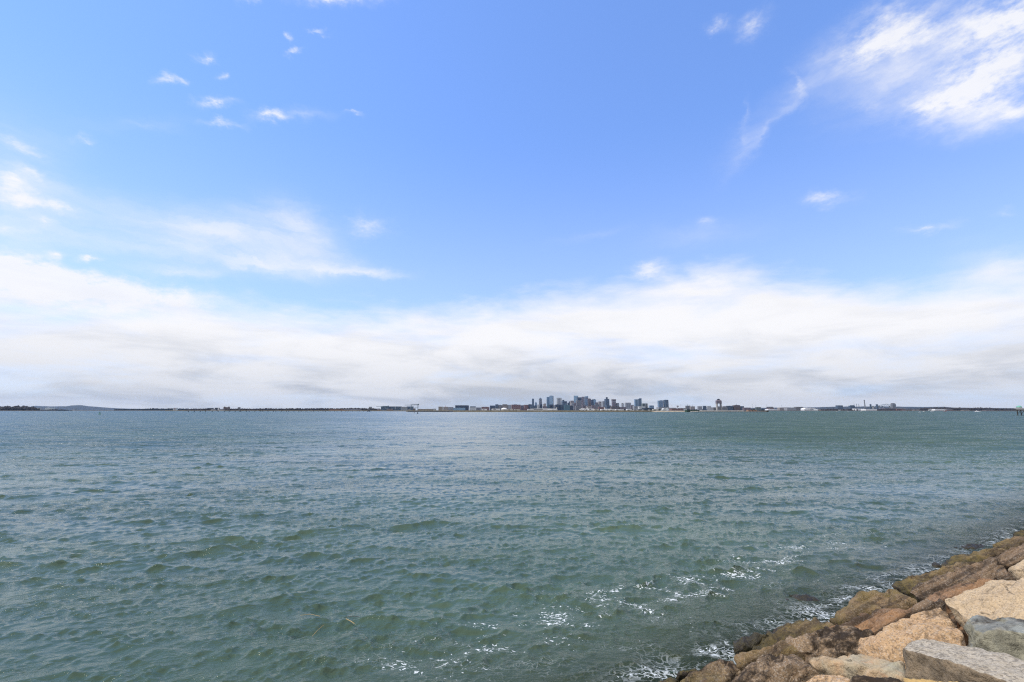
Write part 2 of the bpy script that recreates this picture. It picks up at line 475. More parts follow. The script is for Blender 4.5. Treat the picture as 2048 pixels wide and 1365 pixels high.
    n2 = tnoise(nt, mapping(nt, flat, rot=(0, 0, .5)), 9.0, 4, .6, .3)
    ln = (px + py * .13) / (py * .30 + 3.0)
    wander = tnoise(nt, mapping(nt, P, scale=(.02, .02, 0)), 1.0, 4, .6)
    ln = ln + (wander - .5) * 1.2
    ln = ((ln * ln) * -1.0).exp() * py.smooth(9.0, 24.0) * py.smooth(40.0, 300.0, 1.0, .74)
    puffs = tnoise(nt, mapping(nt, P, rot=(0, 0, math.radians(-15)), scale=(.10, .26, 0)), 1.0, 5, .62).smooth(.34, .66, .3, 1.3)
    b1 = bump(nt, n1, (1.0 - ln * .6) * puffs * .62, .12)
    b2 = bump(nt, n2, (1.0 - ln * .4) * puffs * .9, .04, b1)
    b2 = bump(nt, tnoise(nt, mapping(nt, P, rot=(0, 0, math.radians(-30)), scale=(.5, 1.6, .5)), 14.0, 3, .6), puffs * .8, .018, b2)
    # waves too small or too far for the mesh: a random tilt of the facets, stronger where wind roughens the water
    dist = (px * px + py * py).power(.5)
    kk = (dist.smooth(8.0, 90.0) * 1.6 + .5) * puffs * (1.0 - ln * .84) * px.smooth(10.0, 160.0, 1.0, 1.35)
    tilt = nt.nodes.new('ShaderNodeVectorMath'); tilt.operation = 'SUBTRACT'
    nt.links.new(tnoise(nt, flat, 5.0, 6, .75, out=1), tilt.inputs[0]); tilt.inputs[1].default_value = (.5, .5, .5)
    tx, ty, tz = sepxyz(nt, tilt.outputs[0])
    ratio = px / py.max(1.0)
    lean = dist.smooth(15.0, 110.0) * (ratio.smooth(.0, .8) * .24 + (ratio * -1.0).smooth(.2, .9) * .06 + .27) * (1.0 - ln * .9)
    tl = combxyz(nt, tx * kk * .8, ty * kk - lean, 0.0)
    va_ = nt.nodes.new('ShaderNodeVectorMath'); va_.operation = 'ADD'
    nt.links.new(b2, va_.inputs[0]); nt.links.new(tl, va_.inputs[1])
    vn_ = nt.nodes.new('ShaderNodeVectorMath'); vn_.operation = 'NORMALIZE'; nt.links.new(va_.outputs[0], vn_.inputs[0])
    nt.links.new(vn_.outputs[0], bs.inputs['Normal'])
    # the shallows let the bottom show
    tr = nt.nodes.new('ShaderNodeBsdfTransparent'); tr.inputs[0].default_value = (.62, .78, .66, 1)
    mx = nt.nodes.new('ShaderNodeMixShader')
    fac = ((s.max(0.0) * -.75).exp() * .72) * (1.0 - foam)
    link(nt, fac, mx.inputs[0]); nt.links.new(bs.outputs[0], mx.inputs[1]); nt.links.new(tr.outputs[0], mx.inputs[2])
    nt.links.new(mx.outputs[0], out.inputs['Surface'])
    o = np_mesh('sea_water', verts, faces, m)
    tag(o, kind='structure')
    return A, C


build_water()


# ------------------------------------------------------------------ rocks
def rock_mat(name, c1, c2, c3, speck=.6, stain=.5, weed=1.0, layered=0.0, spk_scale=1.0, side=None):
    m, nt, bs, out = new_mat(name)
    geo = nt.nodes.new('ShaderNodeNewGeometry'); P = geo.outputs['Position']
    oi = nt.nodes.new('ShaderNodeObjectInfo')
    px, py, pz = sepxyz(nt, P)
    va = nt.nodes.new('ShaderNodeVectorMath'); va.operation = 'ADD'
    nt.links.new(P, va.inputs[0])
    rnd = E(nt, oi.outputs['Random'])
    nt.links.new(combxyz(nt, rnd * 37.0, rnd * 11.0, rnd * 23.0), va.inputs[1])
    Q = va.outputs[0]
    n1 = tnoise(nt, Q, 2.3, 5, .6, .3); n2 = tnoise(nt, Q, 9.0, 5, .65)
    col = mixc(nt, n1.smooth(.35, .66), c1, c2)
    col = mixc(nt, n2.smooth(.5, .72) * .55, col, c3)
    if layered:
        qx, qy, qz = sepxyz(nt, Q)
        along = qx * NS.y - qy * NS.x
        across = (qx * NS.x + qy * NS.y) * .75 + qz * .8
        lay = tnoise(nt, combxyz(nt, along * .9, across * 6.5, 0.0), 1.0, 6, .62, .5)
        col = mixc(nt, lay.smooth(.47, .60) * layered, col, (.050, .034, .022))
        col = mixc(nt, (1.0 - lay).smooth(.58, .70) * layered * .5, col, (.34, .25, .15))
    # granite crystals
    g = tvoro(nt, Q, 62 * spk_scale, out='Color')
    gx, gy, gz = sepxyz(nt, g)
    g2 = tnoise(nt, Q, 40 * spk_scale, 3, .7)
    col = mixc(nt, gx.smooth(.62, .8) * speck * .55, col, (.07, .06, .055))
    col = mixc(nt, gy.smooth(.74, .88) * speck * .36, col, (.66, .58, .48))
    col = mixc(nt, g2.smooth(.55, .7) * speck * .4, col, (.10, .075, .05))
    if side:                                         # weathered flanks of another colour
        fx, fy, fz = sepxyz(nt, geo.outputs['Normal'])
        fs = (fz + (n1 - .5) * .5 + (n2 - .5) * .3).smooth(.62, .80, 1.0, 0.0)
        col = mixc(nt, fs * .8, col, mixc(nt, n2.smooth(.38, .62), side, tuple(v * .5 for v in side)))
    # dark lichen and tide stains
    st = tnoise(nt, mapping(nt, Q, scale=(1, 1, .7)), 1.7, 8, .72, .4)
    st2 = tnoise(nt, Q, 14, 5, .7)
    sm = (st + (st2 - .5) * .35).smooth(.60 - .14 * stain, .72 - .1 * stain) * min(1.0, .55 + .4 * stain)
    col = mixc(nt, sm, col, (.034, .023, .014))
    # crevice cracks
    cr = tvoro(nt, mapping(nt, Q, scale=(.8, .8, 1.4)), 1.5, 'DISTANCE_TO_EDGE')
    crn = (cr + (n2 - .5) * .16 + (n1 - .5) * .1).smooth(.0, .02, 1.0, 0.0) * n1.smooth(.45, .6)
    col = mixc(nt, crn * .6, col, (.03, .022, .016))
    pit = tnoise(nt, mapping(nt, Q, scale=(1, 1, 2.2)), 5.5, 6, .7, .6).smooth(.62, .70)
    col = mixc(nt, pit * .75, col, (.045, .032, .020))
    # weed and algae in the tidal band
    tide = pz + (st - .5) * 1.5 + (st2 - .5) * .35
    wz = tide.smooth(.35, 1.0, 1.0, 0.0) * weed
    wcol = mixc(nt, n2.smooth(.4, .62), (.150, .115, .032), (.048, .043, .018))
    wcol = mixc(nt, tnoise(nt, Q, 4.2, 5, .65).smooth(.52, .62), wcol, (.030, .022, .020))
    col = mixc(nt, wz * .88, col, wcol)
    wet = tide.smooth(.18, .72, 1.0, 0.0)
    col = mixc(nt, wet * .8, col, (.020, .017, .012))
    nt.links.new(col, bs.inputs['Base Color'])
    link(nt, .92 - wet * .55, bs.inputs['Roughness'])
    bs.inputs['Specular IOR Level'].default_value = .3
    hh = n2 * .5 + st2 * .35 + g2 * .16 - crn * .2
    b1 = bump(nt, hh, 1.0, .055)
    b2 = bump(nt, gz * .5 + tnoise(nt, Q, 90, 3, .7), .45, .008, b1)
    nt.links.new(b2, bs.inputs['Normal'])
    return m


RM = {
    'tan': rock_mat('tan granite', (.56, .42, .26), (.50, .37, .23), (.33, .23, .13), .55, .25),
    'pink': rock_mat('pink tan granite', (.53, .35, .19), (.48, .31, .17), (.32, .19, .10), .8, .42),
    'grey': rock_mat('grey granite', (.44, .39, .31), (.45, .38, .28), (.26, .20, .13), .9, .2, side=(.25, .175, .10)),
    'blue': rock_mat('blue grey stone', (.30, .31, .28), (.22, .235, .22), (.38, .33, .22), .3, .75, layered=.3, side=(.34, .31, .21), spk_scale=.5),
    'ochre': rock_mat('ochre stone', (.55, .36, .13), (.50, .33, .13), (.40, .25, .09), .2, .0),
    'stained': rock_mat('stained granite', (.31, .21, .12), (.22, .15, .09), (.13, .09, .055), .7, 1.15),
    'brown': rock_mat('brown granite', (.20, .135, .08), (.25, .165, .10), (.09, .06, .04), .5, .8, layered=.85),
    'rust': rock_mat('rusty layered stone', (.34, .19, .095), (.27, .16, .09), (.15, .09, .055), .3, .6, layered=.9),
    'vein': rock_mat('veined pale stone', (.53, .36, .20), (.42, .38, .27), (.46, .24, .12), .3, .3, layered=.22),
    'moss': rock_mat('mossy stone', (.19, .135, .05), (.23, .15, .08), (.07, .055, .025), .35, .8, layered=.6),
    'weed': rock_mat('weedy stone', (.06, .047, .022), (.11, .08, .035), (.025, .02, .013), .3, 1.0),
}


RIB = {'brown': 1.0, 'rust': .9, 'moss': .45, 'weed': .4, 'stained': .45, 'vein': .4, 'pink': .2, 'tan': .15, 'grey': .08, 'blue': .3, 'ochre': .1}


def make_rock(poly, mat, label, tilt=.5, lift=.25, bulge=.12, depth=.7, ridge=(), seed=0, rough=.05, vox=None, flat=0.0, zlev=None):
    c = Vector((sum(p[0] for p in poly) / len(poly), sum(p[1] for p in poly) / len(poly)))
    poly = [tuple(c + (Vector(p) - c) * .955) for p in poly]
    p0 = slope_hit(c.x, c.y, lift)
    if zlev is not None: p0 = slope_hit(c.x, c.y, n=Vector((0, 0, 1)), p0=Vector((0, 0, zlev)))
    toc = Vector((-p0.x, -p0.y, 0)).normalized()
    n = (SN * (1 - flat) + Vector((0, 0, 1)) * flat + toc * tilt).normalized()
    P = [slope_hit(px, py, n=n, p0=p0) for px, py in poly]
    ctr = sum(P, Vector()) / len(P)
    size = sum((q - ctr).length for q in P) / len(P)
    pts = list(P)
    for q in P:
        pts.append(ctr + (q - ctr) * .62 + n * bulge * size)
        pts.append(ctr + (q - ctr) * .90 - n * .16 * size - SN * .05)
        pts.append(ctr + (q - ctr) * .8 - SN * depth)
    for (px, py, up) in ridge:
        pts.append(slope_hit(px, py, n=n, p0=p0 + n * up))
    bm = bmesh.new()
    for q in pts: bm.verts.new(q - ctr)
    r = bmesh.ops.convex_hull(bm, input=bm.verts)
    bmesh.ops.delete(bm, geom=[v for v in bm.verts if not v.link_faces], context='VERTS')
    me = bpy.data.meshes.new('hull'); bm.to_mesh(me); bm.free()
    o = bpy.data.objects.new('boulder', me); COL.objects.link(o)
    dist = ctr.length
    vx = vox or max(.016, min(.05, dist * .0026))
    md = o.modifiers.new('r', 'REMESH'); md.mode = 'VOXEL'; md.voxel_size = vx
    ms_ = o.modifiers.new('s', 'SMOOTH'); ms_.iterations = 2; ms_.factor = .5
    dg = bpy.context.evaluated_depsgraph_get()
    me2 = bpy.data.meshes.new_from_object(o.evaluated_get(dg))
    o.modifiers.clear(); o.data = me2; bpy.data.meshes.remove(me)
    nv = len(me2.vertices)
    co = np.empty(nv * 3, np.float32); me2.vertices.foreach_get('co', co); co = co.reshape(-1, 3)
    no = np.empty(nv * 3, np.float32); me2.vertices.foreach_get('normal', no); no = no.reshape(-1, 3)
    off = Vector((seed * 3.7, seed * 1.3, seed * 5.1))
    d = np.empty(nv, np.float32)
    rib = RIB[mat]; RD = (SN * .8 + NS * .75 + Vector((.1, .05, 0))).normalized()
    fr, ri = mnoise.fractal, mnoise.ridged_multi_fractal
    for i in range(nv):
        q = Vector(co[i]) + off
        a_ = fr(q * 1.5, 1.0, 2.0, 3) * 1.1
        b_ = fr(q * 6.0, .9, 2.1, 4) * .34
        c_ = -max(0.0, ri(Vector((q.x * 1.3 + q.z, q.y * 1.3, q.z * 2.6)), 1.0, 2.1, 3, 1.0, 2.0) - 1.35) * .9
        if rib:
            u = q.dot(RD) * 3.4 + fr(q * 1.1, 1.0, 2.0, 3) * 1.5
            u -= math.floor(u)
            d[i] = a_ + b_ * 1.6 + c_ * .9 + rib * ((u ** .6) if u < .86 else (1 - u) / .14 * .91) * 3.2 - rib * 1.9
        else: d[i] = a_ + b_ * 1.6 + c_ * .9
    co += no * (d * rough * min(1.6, size + .5))[:, None]
    me2.vertices.foreach_set('co', co.ravel()); me2.update()
    me2.polygons.foreach_set('use_smooth', [True] * len(me2.polygons))
    me2.materials.clear(); me2.materials.append(RM[mat])
    o.location = ctr
    tag(o, label, 'boulder', 'boulders of the sloping sea wall')
    return o


ROCKS = [
    ('tan', [(1876, 1201), (1890, 1193), (1940, 1181), (1975, 1165), (2001, 1153), (2018, 1160), (2060, 1156), (2150, 1158), (2170, 1262), (2040, 1262), (1940, 1246), (1905, 1224), (1885, 1210)],
     'large flat tan boulder above the blue grey rock at the right edge', dict(tilt=.45, lift=.45, bulge=.06, ridge=[(1990, 1196, .10), (2080, 1195, .12), (1920, 1205, .05)])),
    ('blue', [(1924, 1252), (1936, 1231), (1960, 1230), (2001, 1238), (2050, 1240), (2130, 1250), (2140, 1345), (2040, 1335), (1990, 1318), (1934, 1300), (1929, 1268)],
     'blue grey boulder with pale green mottling and a steep face', dict(tilt=.75, lift=.45, bulge=.08, ridge=[(1950, 1262, .16), (2010, 1262, .2), (2080, 1268, .2)])),
    ('grey', [(1806, 1302), (1828, 1283), (1844, 1275), (1864, 1277), (1900, 1288), (1947, 1302), (2000, 1313), (2060, 1322), (2140, 1340), (2140, 1440), (2040, 1400), (1900, 1372), (1808, 1356)],
     'pale grey granite block with a brown front face, bottom right corner', dict(tilt=.5, lift=.5, bulge=.03, rough=.03, ridge=[(1812, 1300, .20), (1840, 1305, .26), (1873, 1314, .28), (1939, 1335, .30), (1984, 1353, .32), (2060, 1378, .34)])),
    ('ochre', [(1806, 1356), (1853, 1356), (1908, 1357), (1940, 1363), (1985, 1380), (1990, 1450), (1800, 1450)],
     'smooth yellow ochre stone cut by the bottom edge', dict(tilt=.4, lift=.75, bulge=.03, rough=.025)),
    ('pink', [(1702, 1290), (1714, 1275), (1735, 1267), (1782, 1264), (1847, 1250), (1869, 1243), (1890, 1240), (1926, 1256), (1933, 1300), (1860, 1325), (1775, 1324), (1739, 1316), (1705, 1303)],
     'big pink tan granite boulder between the grey block and the water', dict(tilt=.55, lift=.42, bulge=.16, ridge=[(1730, 1285, .08), (1880, 1270, .1)])),
    ('pink', [(1754, 1264), (1766, 1250), (1797, 1238), (1837, 1225), (1869, 1217), (1884, 1215), (1898, 1228), (1910, 1245), (1880, 1258), (1800, 1270)],
     'small wedge shaped tan rock resting behind the big pink boulder', dict(tilt=.5, lift=.36, bulge=.12)),
    ('stained', [(1556, 1290), (1566, 1280), (1592, 1274), (1615, 1264), (1642, 1257), (1689, 1252), (1717, 1250), (1737, 1258), (1752, 1266), (1716, 1280), (1704, 1292), (1700, 1311), (1657, 1314), (1600, 1306)],
     'pinkish grey boulder with a broad black lichen stain', dict(tilt=.5, lift=.3, bulge=.15)),
    ('moss', [(1496, 1300), (1510, 1280), (1541, 1259), (1570, 1249), (1600, 1238), (1630, 1234), (1654, 1245), (1685, 1254), (1640, 1264), (1600, 1280), (1556, 1294)],
     'smooth brown wet rock with purple weed at its foot', dict(tilt=.35, lift=.12, bulge=.08)),
    ('moss', [(1467, 1315), (1480, 1303), (1500, 1297), (1556, 1288), (1605, 1290), (1628, 1304), (1600, 1315), (1540, 1320), (1510, 1330), (1487, 1337), (1474, 1328)],
     'yellow brown rounded rock at the waterline with a dark hollow', dict(tilt=.7, lift=.22, bulge=.16)),
    ('weed', [(1464, 1298), (1466, 1283), (1485, 1276), (1507, 1270), (1536, 1260), (1543, 1263), (1520, 1280), (1498, 1298), (1483, 1302)],
     'black seaweed covered rock reaching into the water', dict(tilt=.7, lift=.12, bulge=.12, rough=.09)),
    ('moss', [(1656, 1243), (1660, 1228), (1680, 1218), (1704, 1199), (1714, 1193), (1753, 1185), (1790, 1178), (1812, 1182), (1828, 1193), (1848, 1204), (1815, 1218), (1767, 1232), (1712, 1240), (1682, 1246)],
     'long yellow green mossy rock sloping into the sea', dict(tilt=.45, lift=.2, bulge=.14)),
    ('rust', [(1640, 1252), (1696, 1238), (1720, 1229), (1767, 1227), (1821, 1212), (1866, 1206), (1850, 1224), (1800, 1242), (1768, 1256), (1750, 1268), (1716, 1258), (1680, 1260)],
     'rusty red layered slab below the mossy rock', dict(tilt=.45, lift=.24, bulge=.06)),
    ('brown', [(1818, 1223), (1834, 1211), (1858, 1202), (1888, 1205), (1880, 1218), (1842, 1227)],
     'small purple brown rock wedged beside the large tan boulder', dict(tilt=.5, lift=.3, bulge=.2)),
    ('brown', [(1812, 1184), (1837, 1174), (1884, 1153), (1954, 1119), (1994, 1114), (2004, 1128), (1986, 1149), (1977, 1162), (1900, 1180), (1853, 1196), (1846, 1206), (1828, 1196)],
     'long ribbed brown slab running up the shore', dict(tilt=.5, lift=.28, bulge=.08)),
    ('rust', [(1847, 1202), (1852, 1189), (1900, 1174), (1978, 1157), (2003, 1152), (1978, 1170), (1940, 1188), (1895, 1198), (1878, 1206), (1862, 1211)],
     'narrow pinkish slab along the edge of the large tan boulder', dict(tilt=.5, lift=.36, bulge=.06)),
    ('moss', [(1782, 1176), (1790, 1163), (1853, 1144), (1880, 1131), (1915, 1127), (1956, 1119), (1950, 1128), (1886, 1158), (1838, 1179), (1820, 1184), (1800, 1180)],
     'olive weedy ridge of rock with a black undercut end', dict(tilt=.5, lift=.16, bulge=.07)),
    ('moss', [(1874, 1133), (1884, 1122), (1923, 1108), (1962, 1099), (1998, 1092), (2022, 1094), (1990, 1112), (1954, 1122), (1915, 1134)],
     'low olive green rock at the water behind the weedy ridge', dict(tilt=.4, lift=.12, bulge=.1)),
    ('moss', [(1976, 1094), (1992, 1085), (2009, 1078), (2050, 1072), (2090, 1066), (2090, 1080), (2050, 1086), (2020, 1098)],
     'low brown green rock at the waterline near the right edge', dict(tilt=.4, lift=.12, bulge=.1)),
    ('weed', [(2020, 1072), (2035, 1063), (2050, 1058), (2090, 1046), (2110, 1050), (2100, 1068), (2060, 1076)],
     'farthest dark weedy rock at the right edge of the shore', dict(tilt=.4, lift=.1, bulge=.1)),
    ('brown', [(1968, 1114), (1992, 1104), (2018, 1095), (2050, 1088), (2110, 1082), (2120, 1112), (2060, 1124), (2022, 1130), (2008, 1133), (1994, 1120)],
     'broad brown ribbed rock at the right edge above the waterline', dict(tilt=.5, lift=.3, bulge=.1)),
    ('brown', [(1985, 1149), (1997, 1137), (2009, 1131), (2020, 1141), (2036, 1155), (2022, 1161), (2005, 1156)],
     'small dark brown triangular rock in the gap behind the tan boulder', dict(tilt=.6, lift=.34, bulge=.16)),
    ('tan', [(2008, 1135), (2025, 1128), (2048, 1119), (2110, 1104), (2140, 1120), (2140, 1165), (2060, 1166), (2038, 1161), (2022, 1147)],
     'pale tan block with a shadowed underside at the right edge', dict(tilt=.55, lift=.5, bulge=.05, ridge=[(2030, 1139, .12), (2080, 1136, .16)])),
    ('weed', [(1346, 1368), (1375, 1349), (1405, 1331), (1436, 1320), (1460, 1315), (1472, 1321), (1487, 1336), (1462, 1353), (1440, 1372), (1400, 1385)],
     'grey rock with yellow algae at the bottom of the waterline', dict(tilt=.5, lift=.14, bulge=.12, mat='stained')),
    ('weed', [(1347, 1353), (1363, 1343), (1390, 1336), (1398, 1339), (1376, 1352), (1355, 1359)],
     'small black crusted rock washed by foam', dict(tilt=.6, lift=.1, bulge=.2, rough=.09)),
    ('moss', [(1308, 1366), (1330, 1358), (1343, 1354), (1358, 1358), (1352, 1372), (1330, 1385), (1300, 1385)],
     'brown rock at the lower left end of the shore', dict(tilt=.5, lift=.08, bulge=.12)),
    ('stained', [(1440, 1368), (1460, 1351), (1491, 1332), (1522, 1318), (1550, 1315), (1587, 1310), (1610, 1320), (1617, 1335), (1660, 1342), (1640, 1352), (1605, 1370), (1590, 1420), (1440, 1420)],
     'large dark brown stained boulder on the bottom edge', dict(tilt=.65, lift=.34, bulge=.16, ridge=[(1560, 1340, .14), (1600, 1335, .1)])),
    ('vein', [(1608, 1320), (1617, 1310), (1645, 1312), (1704, 1306), (1723, 1307), (1742, 1318), (1767, 1320), (1809, 1322), (1811, 1365), (1767, 1362), (1700, 1352), (1665, 1343), (1623, 1333)],
     'pale orange and greenish veined slab', dict(tilt=.5, lift=.45, bulge=.06, ridge=[(1670, 1326, .05), (1750, 1334, .08)])),
    ('pink', [(1596, 1368), (1626, 1349), (1665, 1341), (1690, 1343), (1700, 1358), (1712, 1385), (1700, 1430), (1590, 1430)],
     'rounded pink tan rock cut by the bottom edge', dict(tilt=.5, lift=.5, bulge=.12)),
    ('stained', [(1694, 1356), (1705, 1350), (1740, 1352), (1770, 1354), (1812, 1356), (1815, 1430), (1700, 1430)],
     'mottled grey brown rock beside the ochre stone on the bottom edge', dict(tilt=.5, lift=.5, bulge=.08)),
    ('weed', [(1570, 1186), (1592, 1188), (1626, 1196), (1648, 1203), (1626, 1208), (1590, 1201)],
     'long dark rock just breaking the surface away from the shore', dict(tilt=.1, zlev=-.01, flat=.9, bulge=.1, depth=.5)),
    ('weed', [(1553, 1203), (1575, 1198), (1592, 1205), (1575, 1212)],
     'short dark rock awash beside the long one off the shore', dict(tilt=.1, zlev=-.04, flat=.9, bulge=.12, depth=.5)),
    ('weed', [(1858, 1129), (1872, 1122), (1886, 1131), (1872, 1138)],
     'purple black rock in the surf beside the olive weedy ridge', dict(tilt=.3, zlev=.03, flat=.7, bulge=.25, depth=.5)),
    ('weed', [(1895, 1100), (1936, 1091), (1978, 1087), (1962, 1097), (1915, 1105)],
     'flat dark rock awash near the right end of the shore', dict(tilt=.1, zlev=-.03, flat=.9, bulge=.1, depth=.5)),
]
for i, (m, poly, lab, kw) in enumerate(ROCKS):
    kw = dict(kw); m = kw.pop('mat', m)
    make_rock(poly, m, lab, seed=i + 1, **kw)


# the stone slope under the boulders, down below the water and up to the path
def build_slope():
    Tn = Vector((NS.y, -NS.x, 0))
    us = np.arange(-30, 70, .16); vs = np.concatenate([np.arange(-9, 5, .12), np.arange(5, 30, 2.0)])
    m, nt, bs, out = new_mat('rubble slope')
    geo = nt.nodes.new('ShaderNodeNewGeometry'); P = geo.outputs['Position']
    px, py, pz = sepxyz(nt, P)
    n = tnoise(nt, P, 3.0, 6, .65); v = tvoro(nt, P, 2.6, out='Color')
    vx, vy, vz = sepxyz(nt, v)
    col = mixc(nt, n.smooth(.35, .65), (.030, .022, .015), (.10, .075, .048))
    col = mixc(nt, vx * .5, col, (.10, .085, .07))
    col = mixc(nt, pz.smooth(.5, -.3), col, (.045, .042, .022))
    nt.links.new(col, bs.inputs['Base Color']); bs.inputs['Roughness'].default_value = .95
    nt.links.new(bump(nt, tnoise(nt, P, 12, 6, .7), 1.0, .06), bs.inputs['Normal'])
    verts = []
    for v_ in vs:
        for u in us:
            p = NS * (SHORE + v_) + Tn * u
            zz = -SLOPE * v_ if v_ < 4 else -SLOPE * 4 - (v_ - 4) * .2
            if v_ < -6.4: zz = SLOPE * 6.4
            if v_ < 4.5:
                q = Vector((p.x, p.y, 0))
                dd = mnoise.voronoi(q * 1.1)[0]
                zz += -.62 + (.22 * (.5 - min(dd[0], .5)) * 2) + .10 * mnoise.fractal(q * 2.2, 1.0, 2.0, 3)
                if v_ < -6.0: zz = min(zz, SLOPE * 6.4 - .1)
            verts.append((p.x, p.y, zz))
    nr, nc = len(vs), len(us)
    idx = np.arange(nr * nc).reshape(nr, nc)
    f = np.stack([idx[:-1, :-1], idx[:-1, 1:], idx[1:, 1:], idx[1:, :-1]], -1).reshape(-1, 4)
    tag(np_mesh('shore_slope', np.array(verts), f[:, ::-1] if False else f, m), kind='structure')


build_slope()
# ------------------------------------------------------------------ far materials
def plain(name, c, rough=.8, var=.15, scale=.05):
    m, nt, bs, out = new_mat(name)
    geo = nt.nodes.new('ShaderNodeNewGeometry')
    n = tnoise(nt, geo.outputs['Position'], scale, 5, .65)
    col = mixc(nt, n.smooth(.3, .7), tuple(v * (1 - var) for v in c), tuple(min(1, v * (1 + var)) for v in c))
    nt.links.new(col, bs.inputs['Base Color']); bs.inputs['Roughness'].default_value = rough
    return m


def facade(name, wall, glass, fx=14.0, fz=9.0, win=.5, rough=.55):
    """a wall with a grid of window bays: fx metres per bay, fz metres per band of storeys"""
    m, nt, bs, out = new_mat(name)
    tcn = nt.nodes.new('ShaderNodeTexCoord'); P = tcn.outputs['Object']
    geo = nt.nodes.new('ShaderNodeNewGeometry')
    ox, oy, oz = sepxyz(nt, P)
    nx, ny, nzz = sepxyz(nt, geo.outputs['Normal'])
    along = ox * ny.abs().smooth(.3, .9) + oy * nx.abs().smooth(.3, .9)
    bx = ((along / fx)._m('FRACT') - .5).abs().smooth(win * .5, win * .5 + .08, 1.0, 0.0)
    bz = ((oz / fz)._m('FRACT') - .5).abs().smooth(.30, .38, 1.0, 0.0)
    n = tnoise(nt, P, .06, 4, .6)
    side = nzz.abs().smooth(.3, .6, 1.0, 0.0)
    f = bx * bz * side * (n.smooth(.2, .7) * .5 + .5)
    col = mixc(nt, f, mixc(nt, n.smooth(.3, .7), tuple(v * .85 for v in wall), wall), glass)
    nt.links.new(col, bs.inputs['Base Color'])
    link(nt, rough - f * .3, bs.inputs['Roughness'])
    return m


FM = {
    'navy': facade('dark navy glass', (.035, .05, .085), (.02, .03, .05), 12, 8, .6),
    'slate': facade('slate blue glass', (.085, .12, .17), (.045, .07, .11), 11, 8, .55),
    'pale': facade('pale blue glass', (.22, .32, .44), (.14, .22, .34), 16, 12, .6, .35),
    'sky': facade('light blue glass', (.26, .40, .52), (.18, .30, .44), 14, 14, .6, .35),
    'teal': facade('teal glass', (.10, .19, .23), (.06, .12, .16), 18, 9, .6, .4),
    'grey': facade('grey concrete', (.23, .23, .24), (.10, .11, .13), 9, 8, .5),
    'lgrey': facade('light grey concrete', (.36, .37, .39), (.20, .21, .24), 9, 8, .5),
    'white': facade('white concrete', (.58, .60, .60), (.40, .42, .44), 10, 9, .35),
    'beige': facade('beige stone', (.37, .33, .30), (.20, .18, .18), 9, 8, .45),
    'tan': facade('tan stone', (.34, .28, .22), (.18, .15, .13), 9, 8, .45),
    'brown': facade('brown stone', (.16, .115, .10), (.07, .055, .06), 9, 8, .5),
    'red': facade('red brick', (.24, .12, .10), (.10, .07, .07), 10, 8, .45),
    'mauve': facade('mauve stone', (.21, .165, .18), (.10, .09, .11), 9, 8, .5),
    'green': facade('grey green wall', (.15, .175, .165), (.06, .085, .085), 14, 9, .55),
}
M_WHITE = plain('white cladding', (.80, .80, .80), .6, .06)
M_CREAM = plain('cream cladding', (.55, .52, .46), .7, .1)
M_ROOF = plain('dark roof', (.07, .072, .08), .8)
M_STEEL = plain('grey steel', (.16, .18, .20), .6)
M_BSTEEL = plain('blue grey steel', (.12, .17, .21), .6)
M_CONC = plain('weathered concrete', (.36, .34, .31), .9)
M_TIMBER = plain('dark timber', (.045, .037, .030), .9)
M_REDP = plain('red paint', (.35, .07, .05), .6)
M_GREENP = plain('green paint', (.02, .17, .07), .5, scale=1.0)
M_BLACKP = plain('black paint', (.02, .02, .022), .5, scale=1.0)
M_COPPER = plain('green copper', (.16, .42, .33), .6)
M_HULL = plain('white hull', (.8, .8, .8), .4, .04)
M_ORANGE = plain('orange brown brick', (.33, .19, .12), .85)


def leaf_mat(name, a, b, scale=.2):
    m, nt, bs, out = new_mat(name)
    geo = nt.nodes.new('ShaderNodeNewGeometry')
    n = tnoise(nt, geo.outputs['Position'], scale, 6, .7)
    nt.links.new(mixc(nt, n.smooth(.35, .65), a, b), bs.inputs['Base Color']); bs.inputs['Roughness'].default_value = .95
    return m


M_WOOD = leaf_mat('bare spring woods', (.022, .022, .026), (.048, .040, .040), .06)
M_HILL = leaf_mat('wooded hill', (.010, .016, .018), (.020, .026, .026), .012)
M_BANK = leaf_mat('grassy bank', (.055, .048, .022), (.115, .092, .048), .11)
M_BANKD = leaf_mat('dark rubble bank', (.035, .034, .030), (.085, .075, .058), .15)
M_SAND = leaf_mat('sandy spit', (.40, .33, .24), (.26, .21, .13), .07)


